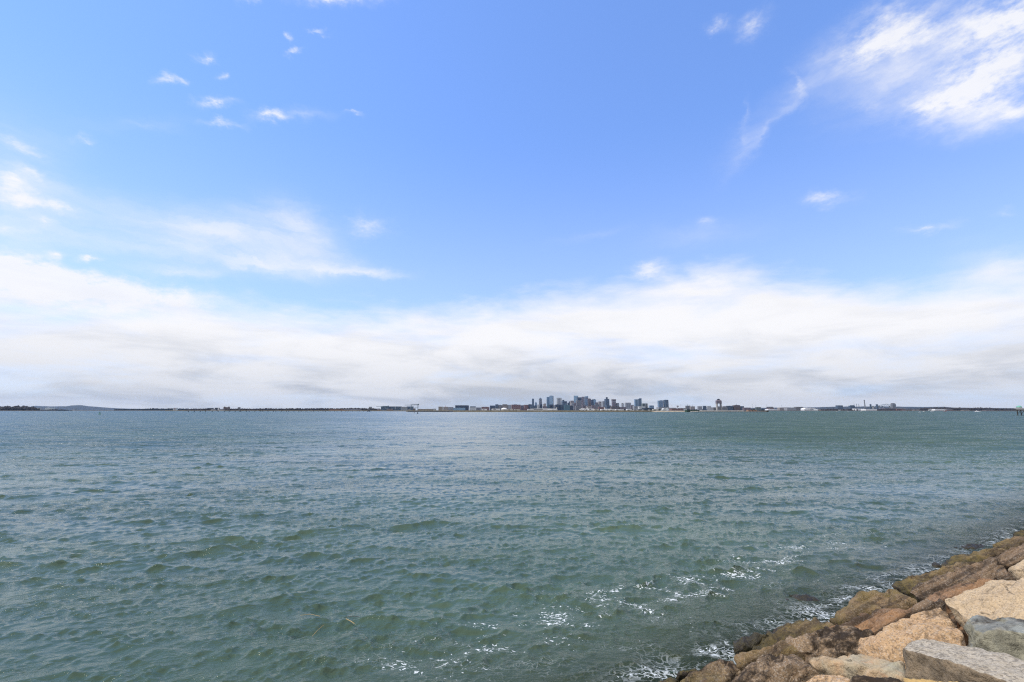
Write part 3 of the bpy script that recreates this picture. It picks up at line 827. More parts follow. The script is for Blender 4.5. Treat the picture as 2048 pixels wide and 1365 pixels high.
# ------------------------------------------------------------------ land
def land(name, pts, depth, top, mat, bank=9.0, seed=1, rough=.5):
    """low ground: pts = (photo column, distance) along its water edge; rises over `bank` metres to `top` and runs back `depth`"""
    P = []
    for (a_, b_) in zip(pts[:-1], pts[1:]):
        p, q = at(a_[0], HORIZON, a_[1]), at(b_[0], HORIZON, b_[1])
        k = max(2, int((q - p).length / 14))
        P += [p.lerp(q, i / k) for i in range(k)]
    P.append(at(pts[-1][0], HORIZON, pts[-1][1]))
    rows = [(-6, -1.5), (0, -.2), (bank * .35, top * .42), (bank * .8, top * .88), (bank * 1.5, top), (bank * 6, top), (depth, top), (depth + 30, -1.5)]
    v = []
    for r_, zt in rows:
        for p in P:
            d = Vector((p.x, p.y, 0)).normalized()
            w = mnoise.fractal(Vector((p.x * .012, p.y * .012, seed)), 1.0, 2.0, 4)
            zz = zt + (rough * mnoise.fractal(Vector((p.x * .03 + r_, p.y * .03, seed * 3)), 1.0, 2.0, 3) if 0 < zt else 0)
            q = d * (p.to_2d().length + r_ + w * bank * .5)
            v.append((q.x, q.y, zz))
    nr, nc = len(rows), len(P)
    idx = np.arange(nr * nc).reshape(nr, nc)
    f = np.stack([idx[:-1, :-1], idx[:-1, 1:], idx[1:, 1:], idx[1:, :-1]], -1).reshape(-1, 4)
    return tag(np_mesh(name, np.array(v), f, mat), kind='structure')


def ridge(name, prof, D, mat, depth=2200, seed=1, bumpy=.06):
    """a far hill: prof = (photo column, photo row of its crest)"""
    xs = np.arange(prof[0][0], prof[-1][0] + .1, 2.0)
    ys = np.interp(xs, [p[0] for p in prof], [p[1] for p in prof])
    rows = [(0, 0, 1), (.12, .28, .7), (.28, .62, .4), (.45, .9, .15), (.6, 1, 0), (.8, .7, 0), (1, 0, 0)]
    v = []
    for t, k, _ in rows:
        for x_, y_ in zip(xs, ys):
            top = at(x_, y_, D + depth * .6)
            base = at(x_, HORIZON, D + depth * t)
            hgt = max(1.0, top.z - 2) * (1 + bumpy * mnoise.fractal(Vector((x_ * .05, t * 3, seed)), 1.0, 2.0, 5))
            v.append((base.x, base.y, 1.0 + hgt * k))
    nr, nc = len(rows), len(xs)
    idx = np.arange(nr * nc).reshape(nr, nc)
    f = np.stack([idx[:-1, :-1], idx[:-1, 1:], idx[1:, 1:], idx[1:, :-1]], -1).reshape(-1, 4)
    return tag(np_mesh(name, np.array(v), f, mat), kind='structure')


ICO = None


def woods(name, prof, D, mat, base=2.0, rows=3, seed=1, gap=0.0):
    """a wood far off: hundreds of small uneven crowns whose tops follow prof = (photo column, photo row)"""
    global ICO
    if ICO is None:
        bm = bmesh.new(); bmesh.ops.create_icosphere(bm, subdivisions=2, radius=1)
        ICO = (np.array([v.co[:] for v in bm.verts]), np.array([[v.index for v in f.verts] for f in bm.faces])); bm.free()
    iv, fi = ICO
    r = random.Random(seed)
    V_, F_ = [], []; k = 0
    x0, x1 = prof[0][0], prof[-1][0]
    for row in range(rows):
        d_ = D + row * 45
        x_ = x0
        while x_ < x1:
            y_ = float(np.interp(x_, [p[0] for p in prof], [p[1] for p in prof]))
            p = at(x_, y_, d_)
            H = max(3.0, (p.z - base)) * r.uniform(.68, 1.04) * (.8 + .1 * row)
            w = H * r.uniform(.38, .7)
            if r.random() > gap:
                c = np.array([p.x + r.uniform(-2, 2), p.y + r.uniform(-18, 18), base + H * .52])
                jit = np.array([1 + .42 * mnoise.noise(Vector(q) * 2.2 + Vector((k, row, seed))) + r.uniform(-.10, .10) for q in iv])
                V_.append(iv * jit[:, None] * np.array([w * .62, w * .62, H * .52]) + c); F_.append(fi + k); k += len(iv)
            x_ += w * .62 / d_ * FPX * r.uniform(.5, 1.0)
    return tag(np_mesh(name, np.concatenate(V_), np.concatenate(F_), mat, smooth=False), kind='stuff')


# ------------------------------------------------------------------ buildings
def bld(name, label, cat, x0, x1, yt, D, mat, yb=None, base=3.0, rot=18, dr=.7, group=None, top=1.0, slant=0.0, parts=(), shape='box', blunt=False):
    """a building between photo columns x0..x1 whose roof reaches photo row yt, standing D metres off"""
    pm = (x0 + x1) / 2
    p0, p1, t = at(x0, yt, D), at(x1, yt, D), at(pm, yt, D)
    Wd = p1.x - p0.x
    R_ = math.radians(rot) if shape == 'box' else 0.0
    w = Wd / (math.cos(R_) + dr * math.sin(abs(R_))) if shape == 'box' else Wd
    d = w * dr
    z0 = base if yb is None else at(pm, yb, D).z
    cx, cy = t.x, t.y
    mb = MB()
    if shape == 'box': mb.box(cx, cy, w, d, z0, t.z, R_, top, slant)
    elif shape == 'cyl': mb.cyl(cx, cy, w / 2, z0, t.z, 14)
    elif shape == 'gable':
        ze = z0 + (t.z - z0) * .6
        mb.box(cx, cy, w, d, z0, ze, 0)
    elif shape == 'vault':
        ze = z0 + (t.z - z0) * .45
        mb.box(cx, cy, w, d, z0, ze, 0)
    if parts or shape in ('gable', 'vault'):
        root = empty(name, (cx, cy, z0))
        mb.build('wall', FM.get(mat, mat) if isinstance(mat, str) else mat, root)
        if shape == 'gable': MB().gable(cx, cy, w * 1.03, d * 1.04, ze + .05, t.z, 0).build('roof', M_ROOF if not blunt else blunt, root)
        if shape == 'vault': MB().vault(cx, cy, w * 1.02, d * 1.02, ze + .05, t.z).build('roof', M_WHITE if not blunt else blunt, root)
        pxm = Wd / (x1 - x0)                      # metres per photo pixel here
        for pt in parts:
            kind = pt[0]; pm_ = FM.get(pt[-1], pt[-1]) if isinstance(pt[-1], str) else pt[-1]
            if kind in ('penthouse', 'crown', 'upper_block', 'lantern'):        # name, a0, a1 (fractions of the width), ytop
                _, a0, a1, y2, _m = pt
                z2 = at(pm, y2, D).z
                xc = (a0 + a1) / 2 - .5
                MB().box(cx + xc * w * math.cos(R_), cy + xc * w * math.sin(R_), w * (a1 - a0), d * (a1 - a0), t.z + .02, z2, R_).build(kind, pm_, root)
            elif kind == 'pyramid_roof':
                z2 = at(pm, pt[1], D).z
                MB().box(cx, cy, w * 1.0, d * 1.0, t.z + .02, z2, R_, .12).build(kind, pm_, root)
            elif kind in ('spire', 'mast', 'flagpole'):
                z2 = at(pm, pt[1], D).z
                MB().bar((cx, cy, t.z), (cx, cy, z2), w * .05, r1=w * .02).build(kind, pm_, root)
            elif kind in ('window_band', 'inset_panel', 'dark_panel', 'window_strip', 'door'):   # name, a0, a1, y0, y1 : a slab on the front face
                _, a0, a1, ya, yb2, _m = pt
                za, zb = at(pm, ya, D).z, at(pm, yb2, D).z
                xc = (a0 + a1) / 2 - .5
                ox_, oy_ = xc * w, -d / 2 - .4
                MB().box(cx + ox_ * math.cos(R_) - oy_ * math.sin(R_), cy + ox_ * math.sin(R_) + oy_ * math.cos(R_), w * (a1 - a0), .9, zb, za, R_).build(kind, pm_, root)
            elif kind == 'shaded_side':              # darker slab: shade painted on the face turned away to the right
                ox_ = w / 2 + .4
                MB().box(cx + ox_ * math.cos(R_), cy + ox_ * math.sin(R_), .9, d * .96, z0, t.z - 2, R_).build('side_shade', pm_, root)
        o = root
    else:
        o = mb.build(name, FM.get(mat, mat) if isinstance(mat, str) else mat, None, (cx, cy, z0))
    return tag(o, label, cat, group)


# land, hills, woods
ridge('far_hills', [(54, 818), (62, 812.6), (72, 811.8), (85, 812.6), (100, 813), (118, 812.8), (130, 813.2), (142, 811.2), (152, 810.7), (163, 811.1), (176, 812.8), (195, 814.3), (215, 815.6), (240, 817.2), (262, 817.8), (290, 818)], 11000, M_HILL, seed=2)
ridge('far_hills_right', [(1480, 816.5), (1560, 815.6), (1640, 814.6), (1668, 813.8), (1700, 813.4), (1760, 813.2), (1800, 813.6), (1850, 814.2), (1870, 814.0), (1890, 814.1), (1910, 815.5), (1960, 816.2), (2060, 817), (2140, 817)], 8500, M_HILL, seed=5)
land('south_shore', [(-200, 2500), (0, 2500), (76, 2550), (140, 3300), (250, 3300), (380, 3100)], 1200, 3.0, M_BANKD, 14, 3)
land('middle_shore', [(330, 2500), (560, 2350), (700, 2200), (830, 1900)], 900, 3.2, M_BANK, 14, 4)
land('airport_island', [(812, 1500), (830, 1330), (900, 1270), (1000, 1230), (1200, 1215), (1270, 1240), (1310, 1300)], 900, 4.2, M_BANK, 12, 6)
land('sandy_spit', [(1268, 1330), (1300, 1290), (1345, 1280), (1395, 1330), (1420, 1500)], 500, 2.6, M_SAND, 20, 8)
land('north_shore', [(1380, 1480), (1420, 1560), (1500, 2400), (1540, 2700), (1640, 2850), (1760, 2700), (1860, 2300), (1960, 2050), (2080, 1950), (2300, 1900)], 2600, 2.8, M_BANKD, 12, 9)
land('city_ground', [(860, 3600), (1100, 4200), (1500, 4000)], 4800, 2.0, M_BANKD, 20, 12)

woods('island_woods', [(-60, 811.5), (0, 813.8), (12, 813.2), (24, 814.2), (34, 812.8), (52, 813.4), (60, 813.6), (68, 815.5), (76, 818.6)], 2600, M_WOOD, rows=4, seed=1)
woods('low_point_woods', [(74, 821), (84, 820.5), (98, 819.2), (110, 818.4), (124, 819), (132, 820.2), (140, 822)], 3000, M_WOOD, rows=2, seed=2)
woods('distant_woods', [(230, 818.6), (252, 818.2), (290, 817.8), (310, 816.8), (330, 817.4), (350, 817.2), (372, 817.6), (378, 817.8)], 4500, M_HILL, rows=3, seed=3)
woods('shore_woods', [(374, 818.2), (388, 817.4), (402, 817.7), (412, 816.8), (425, 817.6), (445, 818.2), (470, 817.6), (486, 817.2), (505, 817.8), (530, 816.7), (560, 817.2), (590, 816.6), (620, 817), (640, 816.4), (655, 816.6), (680, 816.8), (705, 816), (735, 816.6), (760, 817.5)], 2900, M_WOOD, rows=3, seed=4)
woods('right_shore_woods', [(1640, 818.5), (1690, 817.8), (1760, 818), (1840, 817.3), (1858, 815.2), (1880, 814.6), (1898, 815), (1925, 815.8), (1950, 816.2), (1966, 815.2), (1972, 815.8), (2000, 817), (2030, 817), (2060, 817), (2120, 816)], 2900, M_WOOD, rows=3, seed=6)
woods('city_edge_woods', [(1160, 819.2), (1200, 818.8), (1240, 818.4), (1290, 818.2), (1330, 818), (1380, 818.6), (1440, 818), (1500, 817.8), (1540, 818)], 3800, M_HILL, rows=2, seed=7)

# ---- downtown: the tall ones
G = 'high rise towers of the downtown skyline'
bld('tower', 'slim dark slate tower standing apart, leftmost of the skyline', 'tower', 1063.8, 1067.9, 798.1, 7600, 'slate', rot=10, group=G, parts=[('penthouse', .2, .8, 797.7, M_ROOF)])
bld('tower', 'short pale tower with a narrower top between two slender towers', 'tower', 1069.5, 1073.8, 806.4, 7300, 'pale', rot=12, group=G, parts=[('upper_block', .18, .82, 804.8, 'pale')])
bld('tower', 'grey tower with a pointed roof and thin spire', 'tower', 1077.8, 1083.7, 798.2, 7700, 'grey', rot=15, group=G, parts=[('pyramid_roof', 796.0, 'slate'), ('spire', 794.4, M_STEEL)])
bld('tower', 'lower pale blue glass slab leaning against the tallest glass tower', 'tower', 1093.0, 1098.8, 794.5, 7500, 'pale', rot=8, group=G, parts=[('window_strip', .35, .5, 795.5, 812, 'teal')])
bld('tower', 'tall pale blue glass tower with a shaded right side', 'tower', 1098.6, 1107.0, 792.1, 7420, 'pale', rot=-22, dr=.6, group=G, parts=[('shaded_side', 'navy'), ('penthouse', .15, .7, 791.7, 'slate')])
bld('tower', 'white concrete tower with a recessed panel and dark slot near the top', 'tower', 1112.8, 1123.2, 796.1, 7300, 'white', rot=6, dr=.5, group=G, parts=[('inset_panel', .28, .72, 797.8, 809, 'lgrey'), ('dark_panel', .30, .70, 798.6, 799.6, M_ROOF), ('shaded_side', 'grey')])
bld('tower', 'dark stepped office block right of the white tower', 'tower', 1123.4, 1133.8, 802.8, 7000, 'slate', rot=14, group=G, parts=[('upper_block', .08, .45, 800.3, 'navy'), ('window_band', .05, .95, 805, 806, 'navy')])
bld('tower', 'squat navy block with a small raised box on its right', 'tower', 1135.0, 1140.2, 805.9, 7000, 'navy', rot=10, group=G, parts=[('penthouse', .55, .98, 803.3, 'navy')])
bld('tower', 'beige office tower in front of the light blue glass tower', 'tower', 1140.0, 1148.2, 801.9, 6700, 'beige', rot=12, group=G, parts=[('window_band', .05, .95, 803.5, 804.2, 'mauve')])
bld('tower', 'light blue glass tower, tallest in the dense cluster', 'tower', 1147.2, 1156.4, 791.9, 7400, 'sky', rot=-12, group=G, parts=[('shaded_side', 'teal')])
bld('tower', 'dark blue grey tower with a black crown in the dense cluster', 'tower', 1153.4, 1163.5, 797.2, 7000, 'slate', rot=12, group=G, parts=[('crown', .0, 1.0, 795.2, 'navy'), ('window_band', .06, .94, 799, 800, 'navy')])
bld('tower', 'medium grey block in front of the black crowned tower', 'tower', 1151.8, 1162.6, 801.0, 6600, 'grey', rot=10, group=G, parts=[('window_strip', .2, .3, 802, 815, 'mauve'), ('window_strip', .6, .7, 802, 815, 'mauve')])
bld('tower', 'grey brown ribbed tower in the middle of the dense cluster', 'tower', 1163.2, 1169.0, 793.9, 6900, 'mauve', rot=14, group=G, parts=[('window_strip', .3, .42, 795, 815, 'lgrey'), ('window_strip', .62, .74, 795, 815, 'lgrey')])
bld('tower', 'blue glass tower with a slanted roof', 'tower', 1169.0, 1176.0, 793.6, 7100, 'pale', rot=8, slant=9, group=G, parts=[('window_band', .05, .95, 796, 798, 'mauve')])
bld('tower', 'reddish brown tower in the dense cluster', 'tower', 1175.4, 1181.8, 798.1, 6800, 'brown', rot=12, group=G, parts=[('penthouse', .2, .8, 797.5, 'brown')])
bld('tower', 'navy stepped tower between the reddish and the pale tower', 'tower', 1181.6, 1187.2, 800.4, 6900, 'navy', rot=10, group=G, parts=[('upper_block', .4, .98, 799.3, 'navy')])
bld('tower', 'narrow pale glass tower at the right end of the dense cluster', 'tower', 1186.8, 1191.8, 799.4, 7000, 'sky', rot=10, group=G, parts=[('crown', .0, .6, 798.7, 'navy')])
bld('tower', 'low dark purple block below the narrow pale glass tower', 'tower', 1190, 1197.4, 805.3, 6900, 'mauve', rot=14, group=G)
bld('tower', 'grey beige tower left of the plain light grey tower', 'tower', 1196.6, 1202.8, 803.4, 6500, 'beige', rot=14, group=G, parts=[('window_band', .08, .92, 805, 805.8, 'mauve')])
bld('tower', 'plain light grey tower beside the dark stepped crown tower', 'tower', 1203.8, 1210.2, 802.8, 6400, 'lgrey', rot=12, group=G, parts=[('window_strip', .45, .6, 804, 816, 'grey')])
bld('tower', 'dark slate tower with a narrow raised crown', 'tower', 1208.8, 1218.2, 798.4, 6200, 'slate', rot=20, group=G, parts=[('crown', .32, .70, 794.8, 'navy'), ('shaded_side', 'navy')])
bld('tower', 'brown tower with a wider top standing on a low base', 'tower', 1223.4, 1231.4, 801.5, 6500, 'mauve', rot=12, group=G, parts=[('crown', -.04, 1.04, 799.1, 'brown'), ('window_band', .05, .95, 803, 804, 'lgrey')])
bld('tower', 'shorter grey tower right of the brown tower', 'tower', 1232.0, 1237.8, 806.6, 6500, 'grey', rot=14, group=G)
bld('tower', 'slim pale tower with a rounded top standing alone', 'tower', 1242.6, 1247.4, 807.6, 6300, 'lgrey', dr=1, shape='cyl', group=G, parts=[('crown', .2, .8, 806.5, 'grey')])
bld('tower', 'wide grey block with a dark top band', 'tower', 1249.8, 1261.4, 806.6, 6000, 'lgrey', rot=8, dr=.5, group=G, parts=[('crown', -.01, 1.01, 805.9, 'mauve'), ('window_strip', .3, .38, 808, 816, 'grey'), ('window_strip', .62, .7, 808, 816, 'grey')])
bld('tower', 'left one of two blue grey apartment towers, flat topped', 'tower', 1268.4, 1275.4, 799.1, 5600, 'pale', rot=14, group=G, parts=[('shaded_side', 'slate'), ('window_strip', .4, .55, 801, 815, 'teal')])
bld('tower', 'right one of two blue grey apartment towers, with a sail shaped top', 'tower', 1276.2, 1282.8, 798.6, 5500, 'slate', rot=14, slant=10, group=G, parts=[('crown', .3, .75, 796.9, 'pale'), ('window_strip', .68, .95, 800, 815, 'sky')])
bld('tower', 'grey green block with dark upright stripes below the two apartment towers', 'tower', 1282.6, 1294.6, 807.4, 5300, 'green', rot=14, group=G, parts=[('window_strip', .12, .22, 808, 816, 'navy'), ('window_strip', .5, .6, 808, 816, 'lgrey'), ('window_strip', .8, .9, 808, 816, 'tan')])
bld('tower', 'low pale blue glass block right of the striped green block', 'tower', 1298, 1307, 811.4, 5200, 'pale', rot=8, group=G, parts=[('window_band', .03, .97, 812.6, 813.2, 'slate')])
bld('tower', 'left half of a pair of broad blue glass towers, slightly lower', 'tower', 1315.2, 1325.4, 801.7, 4900, 'pale', rot=10, dr=.5, group=G, parts=[('upper_block', .45, 1.0, 801.1, 'slate'), ('window_strip', .28, .34, 803, 814, 'navy'), ('window_strip', .68, .74, 803, 814, 'navy')])
bld('tower', 'right half of a pair of broad blue glass towers, slightly taller', 'tower', 1326.6, 1336.4, 800.6, 4900, 'slate', rot=14, dr=.5, group=G, parts=[('penthouse', .2, .95, 800.0, 'pale'), ('window_strip', .04, .16, 802, 814, 'sky')])

# ---- the row of mid-rise blocks in front
G = 'mid rise blocks along the harbour'
mid = [
    ('long dark red low warehouse at the left end of the mid rise row', 962.5, 979, 814.6, 5200, 'red'),
    ('navy glass block beside the dark red warehouse', 979.6, 990.6, 811.6, 5300, 'navy'),
    ('taller dark slate block above the navy glass block', 990.4, 996.9, 809.1, 5500, 'slate'),
    ('plain grey block between the dark slate and the tan block', 996.6, 1005, 810.6, 5500, 'grey'),
    ('tan block behind the white dome', 1004.6, 1014.6, 809.0, 5500, 'tan'),
    ('pale grey block right of the tan block behind the dome', 1014.4, 1022.4, 810.2, 5500, 'lgrey'),
    ('wide red brown block in the mid rise row', 1022.6, 1041, 809.8, 5000, 'red'),
    ('mauve block right of the wide red brown block', 1041, 1048, 811.0, 5100, 'mauve'),
    ('brick coloured block left of the black flat roofed block', 1047.6, 1057.8, 810.1, 5000, 'red'),
    ('black flat roofed block at the foot of the slim slate tower', 1056.4, 1064.2, 809.3, 5000, 'navy'),
    ('blue grey glass block with a small mast on its left', 1061, 1074, 811.4, 4800, 'slate'),
    ('cream white block between two dark glass blocks', 1074, 1079.3, 809.5, 4900, 'white'),
    ('dark navy block right of the cream white block', 1079.4, 1084.6, 809.2, 4900, 'navy'),
    ('beige domed house block above a dark low building', 1086, 1091.6, 808.6, 5300, 'beige'),
    ('dark low building below the beige domed block', 1085.4, 1094.2, 812.9, 4800, 'mauve'),
    ('small blue glass block left of a navy block', 1094.0, 1098.4, 809.7, 4900, 'teal'),
    ('navy block below the tallest pale glass tower', 1098.2, 1106.6, 809.4, 4800, 'navy'),
    ('small light grey block above the white aircraft tail', 1106.4, 1110.8, 810.6, 4900, 'lgrey'),
    ('wide dark blue glass block below the white concrete tower', 1110.6, 1120.6, 809.5, 4700, 'navy'),
    ('grey blue block with pale upright bays', 1120.4, 1128.2, 809.7, 4700, 'slate'),
    ('broad teal glass block, the greenest in the row', 1128, 1139.8, 810.1, 4600, 'teal'),
    ('dark teal lower block at the right end of the glass row', 1139.4, 1146.2, 811.7, 4600, 'navy'),
    ('light grey slab behind the dark teal lower block', 1143, 1149, 807.2, 5200, 'lgrey'),
    ('purple brown slab below the light blue glass tower', 1148.4, 1152.2, 806.0, 5200, 'mauve'),
    ('grey podium at the foot of the dense cluster', 1150, 1163, 812.0, 4700, 'grey'),
    ('mauve podium below the grey brown ribbed tower', 1163, 1174, 811.2, 4900, 'mauve'),
    ('pale jumbled houses on the waterfront below the cluster', 1172, 1182, 812.8, 4700, 'beige'),
    ('brown waterfront block right of the jumbled pale houses', 1182, 1192, 811.0, 4900, 'mauve'),
    ('grey waterfront block with a stepped roof', 1190, 1198, 809.0, 5100, 'grey'),
    ('low red brick wharf building below the beige tower', 1196, 1210, 814.4, 4500, 'red'),
    ('low blue grey wharf building below the crowned tower', 1212, 1222, 811.4, 4600, 'slate'),
    ('dark brown base building under the brown tower', 1221, 1238, 813.2, 4500, 'brown'),
    ('low dark hip roofed building right of the brown base', 1238, 1252, 814.4, 4500, 'mauve'),
    ('dark stepped low building right of the wide grey block', 1260.6, 1268, 811.2, 5200, 'mauve'),
    ('pale podium under the two apartment towers', 1266, 1284, 812.8, 4700, 'lgrey'),
    ('white balcony block right of the pale podium', 1276, 1290, 813.4, 4600, 'white'),
    ('long black low shed left of the broad glass pair', 1284, 1307, 816.4, 3900, 'navy'),
    ('pale low podium under the broad glass pair', 1314, 1337, 814.6, 4300, 'lgrey'),
]
for i, (lab, a0, a1, yt, D, mt) in enumerate(mid):
    w_ = a1 - a0
    ps = [('penthouse', .25, .6, yt - .5, M_ROOF)] if i % 3 == 0 else ([('window_band', .04, .96, yt + 1.4, yt + 2.2, 'slate')] if i % 3 == 1 else [])
    if 'domed' in lab: ps = [('crown', .25, .75, 807.4, 'beige')]
    bld('mid_rise_block', lab, 'building', a0, a1, yt, D, mt, rot=(4 + (i * 5) % 14), dr=.5, group=G, parts=ps)

# ---- white airport buildings on the island
G = 'white low airport buildings'
low = [
    ('small white shed at the left end of the airport island', 964, 974, 818.2, 1900, 'box', M_WHITE),
    ('white flat hangar left of the dome', 983, 1000, 817.8, 1900, 'box', M_WHITE),
    ('grey low hangar right of the dome', 1014, 1026, 818.4, 1900, 'box', M_CREAM),
    ('low white store beside a brown embankment', 1028, 1040, 819.0, 1800, 'box', M_CREAM),
    ('long white terminal roof below the slim towers', 1055, 1113, 817.4, 2000, 'vault', M_WHITE),
    ('white hangar with a stepped front below the dense cluster', 1161.5, 1171, 817.2, 2000, 'vault', M_WHITE),
    ('white flat shed below the reddish tower', 1175.5, 1187, 817.6, 2000, 'box', M_WHITE),
    ('white low shed below the purple block', 1187.5, 1198, 818.3, 1950, 'box', M_CREAM),
    ('bright white hangar under the plain light grey tower', 1201, 1214.6, 818.8, 1900, 'box', M_WHITE),
    ('bright white hangar under the brown tower', 1217.5, 1228.6, 818.6, 1900, 'vault', M_WHITE),
    ('long white hangar between two others on the island', 1230, 1239.4, 818.8, 1900, 'box', M_WHITE),
    ('narrow white hangar left of the pale blue one', 1240, 1247, 819.2, 1900, 'box', M_WHITE),
    ('pale blue hangar on the island', 1252.5, 1263.4, 818.6, 1900, 'vault', M_WHITE),
    ('white shed right of the pale blue hangar', 1266, 1276, 818.8, 1850, 'gable', M_WHITE),
    ('tiny white hut below the two apartment towers', 1283.6, 1287.2, 819.2, 1800, 'gable', M_WHITE),
    ('tiny white hut left of the sandy spit', 1296.6, 1299.8, 819.3, 1800, 'gable', M_WHITE),
    ('cream low building behind the sandy spit', 1305, 1316, 818.8, 1800, 'box', M_CREAM),
    ('tiny white hut above the sandy spit', 1321.5, 1324.4, 819.3, 1750, 'gable', M_WHITE),
    ('pale blue low shed right of the spit', 1324, 1336, 816.8, 2600, 'vault', M_WHITE),
]
for lab, a0, a1, yt, D, sh, mt in low:
    bld('airport_building', lab, 'building', a0, a1, yt, D, mt, base=3.6, rot=4, dr=.6, group=G, shape=sh, parts=[('door', .2, .5, yt + 1.2, yt + 2.2, M_ROOF)] if (a1 - a0) > 9 else ())
p = at(1008.2, 819.6, 1900)
dm = empty('domed_store', (p.x, p.y, 3.6))
MB().cyl(p.x, p.y, 12.6, 3.6, 7.6, 20).build('wall', M_CREAM, dm)
MB().dome(p.x, p.y, 12.9, 7.65, at(1008, 816.1, 1900).z - 7.65).build('roof', M_HULL, dm, smooth=True)
tag(dm, 'white dome on the airport island in front of the tan block', 'dome')


def airliner(label, px, D, L=38.0, head=0.0, group='parked airliners'):
    p = at(px, 819.5, D); z0 = 4.1
    root = empty('airliner', (p.x, p.y, z0)); root.rotation_euler.z = head
    base = Vector((p.x, p.y, z0))
    def part(name, mb, mat): return mb.build(name, mat, root)
    f = MB(); n = 10
    prof = [(-.5, .2), (-.47, .9), (-.42, 1.5), (-.35, 1.9), (.2, 1.9), (.38, 1.3), (.5, .3)]
    vs, fs = [], []
    for t, r_ in prof: vs += [(base.x + t * L, base.y + r_ * math.cos(2 * math.pi * i / n), base.z + 3.4 + r_ * math.sin(2 * math.pi * i / n) + (.7 if t > .3 else 0)) for i in range(n)]
    for j in range(len(prof) - 1): fs += [(j * n + i, j * n + (i + 1) % n, (j + 1) * n + (i + 1) % n, (j + 1) * n + i) for i in range(n)]
    fs += [tuple(reversed(range(n))), tuple(range((len(prof) - 1) * n, len(prof) * n))]
    part('fuselage', f.add(vs, fs), M_HULL)
    for sgn in (-1, 1):
        w = MB(); q = [(-.08, 1.6, 3.0), (.06, 1.6, 3.0), (.16, 16, 4.2), (.12, 16, 4.2)]
        w.add([(base.x + a_ * L, base.y + sgn * b_, base.z + c_ + dz) for dz in (0, .35) for a_, b_, c_ in q], [(3, 2, 1, 0), (4, 5, 6, 7), (0, 1, 5, 4), (1, 2, 6, 5), (2, 3, 7, 6), (3, 0, 4, 7)])
        part('wing', w, M_WHITE)
        part('engine', MB().bar((base.x - .1 * L, base.y + sgn * 5.5, base.z + 2.0), (base.x + .0 * L, base.y + sgn * 5.5, base.z + 2.0), .95), M_STEEL)
    t = MB(); q = [(.34, 5.2), (.49, 5.2), (.53, 11.6), (.46, 11.6)]
    t.add([(base.x + a_ * L, base.y + dy, base.z + c_) for dy in (-.25, .25) for a_, c_ in q], [(0, 1, 2, 3), (7, 6, 5, 4), (0, 4, 5, 1), (1, 5, 6, 2), (2, 6, 7, 3), (3, 7, 4, 0)])
    part('tail_fin', t, M_HULL)
    g = MB()
    for gx, gy in ((-.36, 0), (.02, 2.4), (.02, -2.4)): g.bar((base.x + gx * L, base.y + gy, base.z - .2), (base.x + gx * L, base.y + gy, base.z + 1.9), .35)
    part('landing_gear', g, M_ROOF)
    return tag(root, label, 'airliner', group)


airliner('white airliner with its tall fin in front of the dark blue glass block', 1104.5, 1750, 36)
airliner('white airliner parked below the dense cluster of towers', 1166.8, 1700, 34, .2)
airliner('white airliner parked below the dark crowned tower', 1216.2, 1750, 30, 2.9)

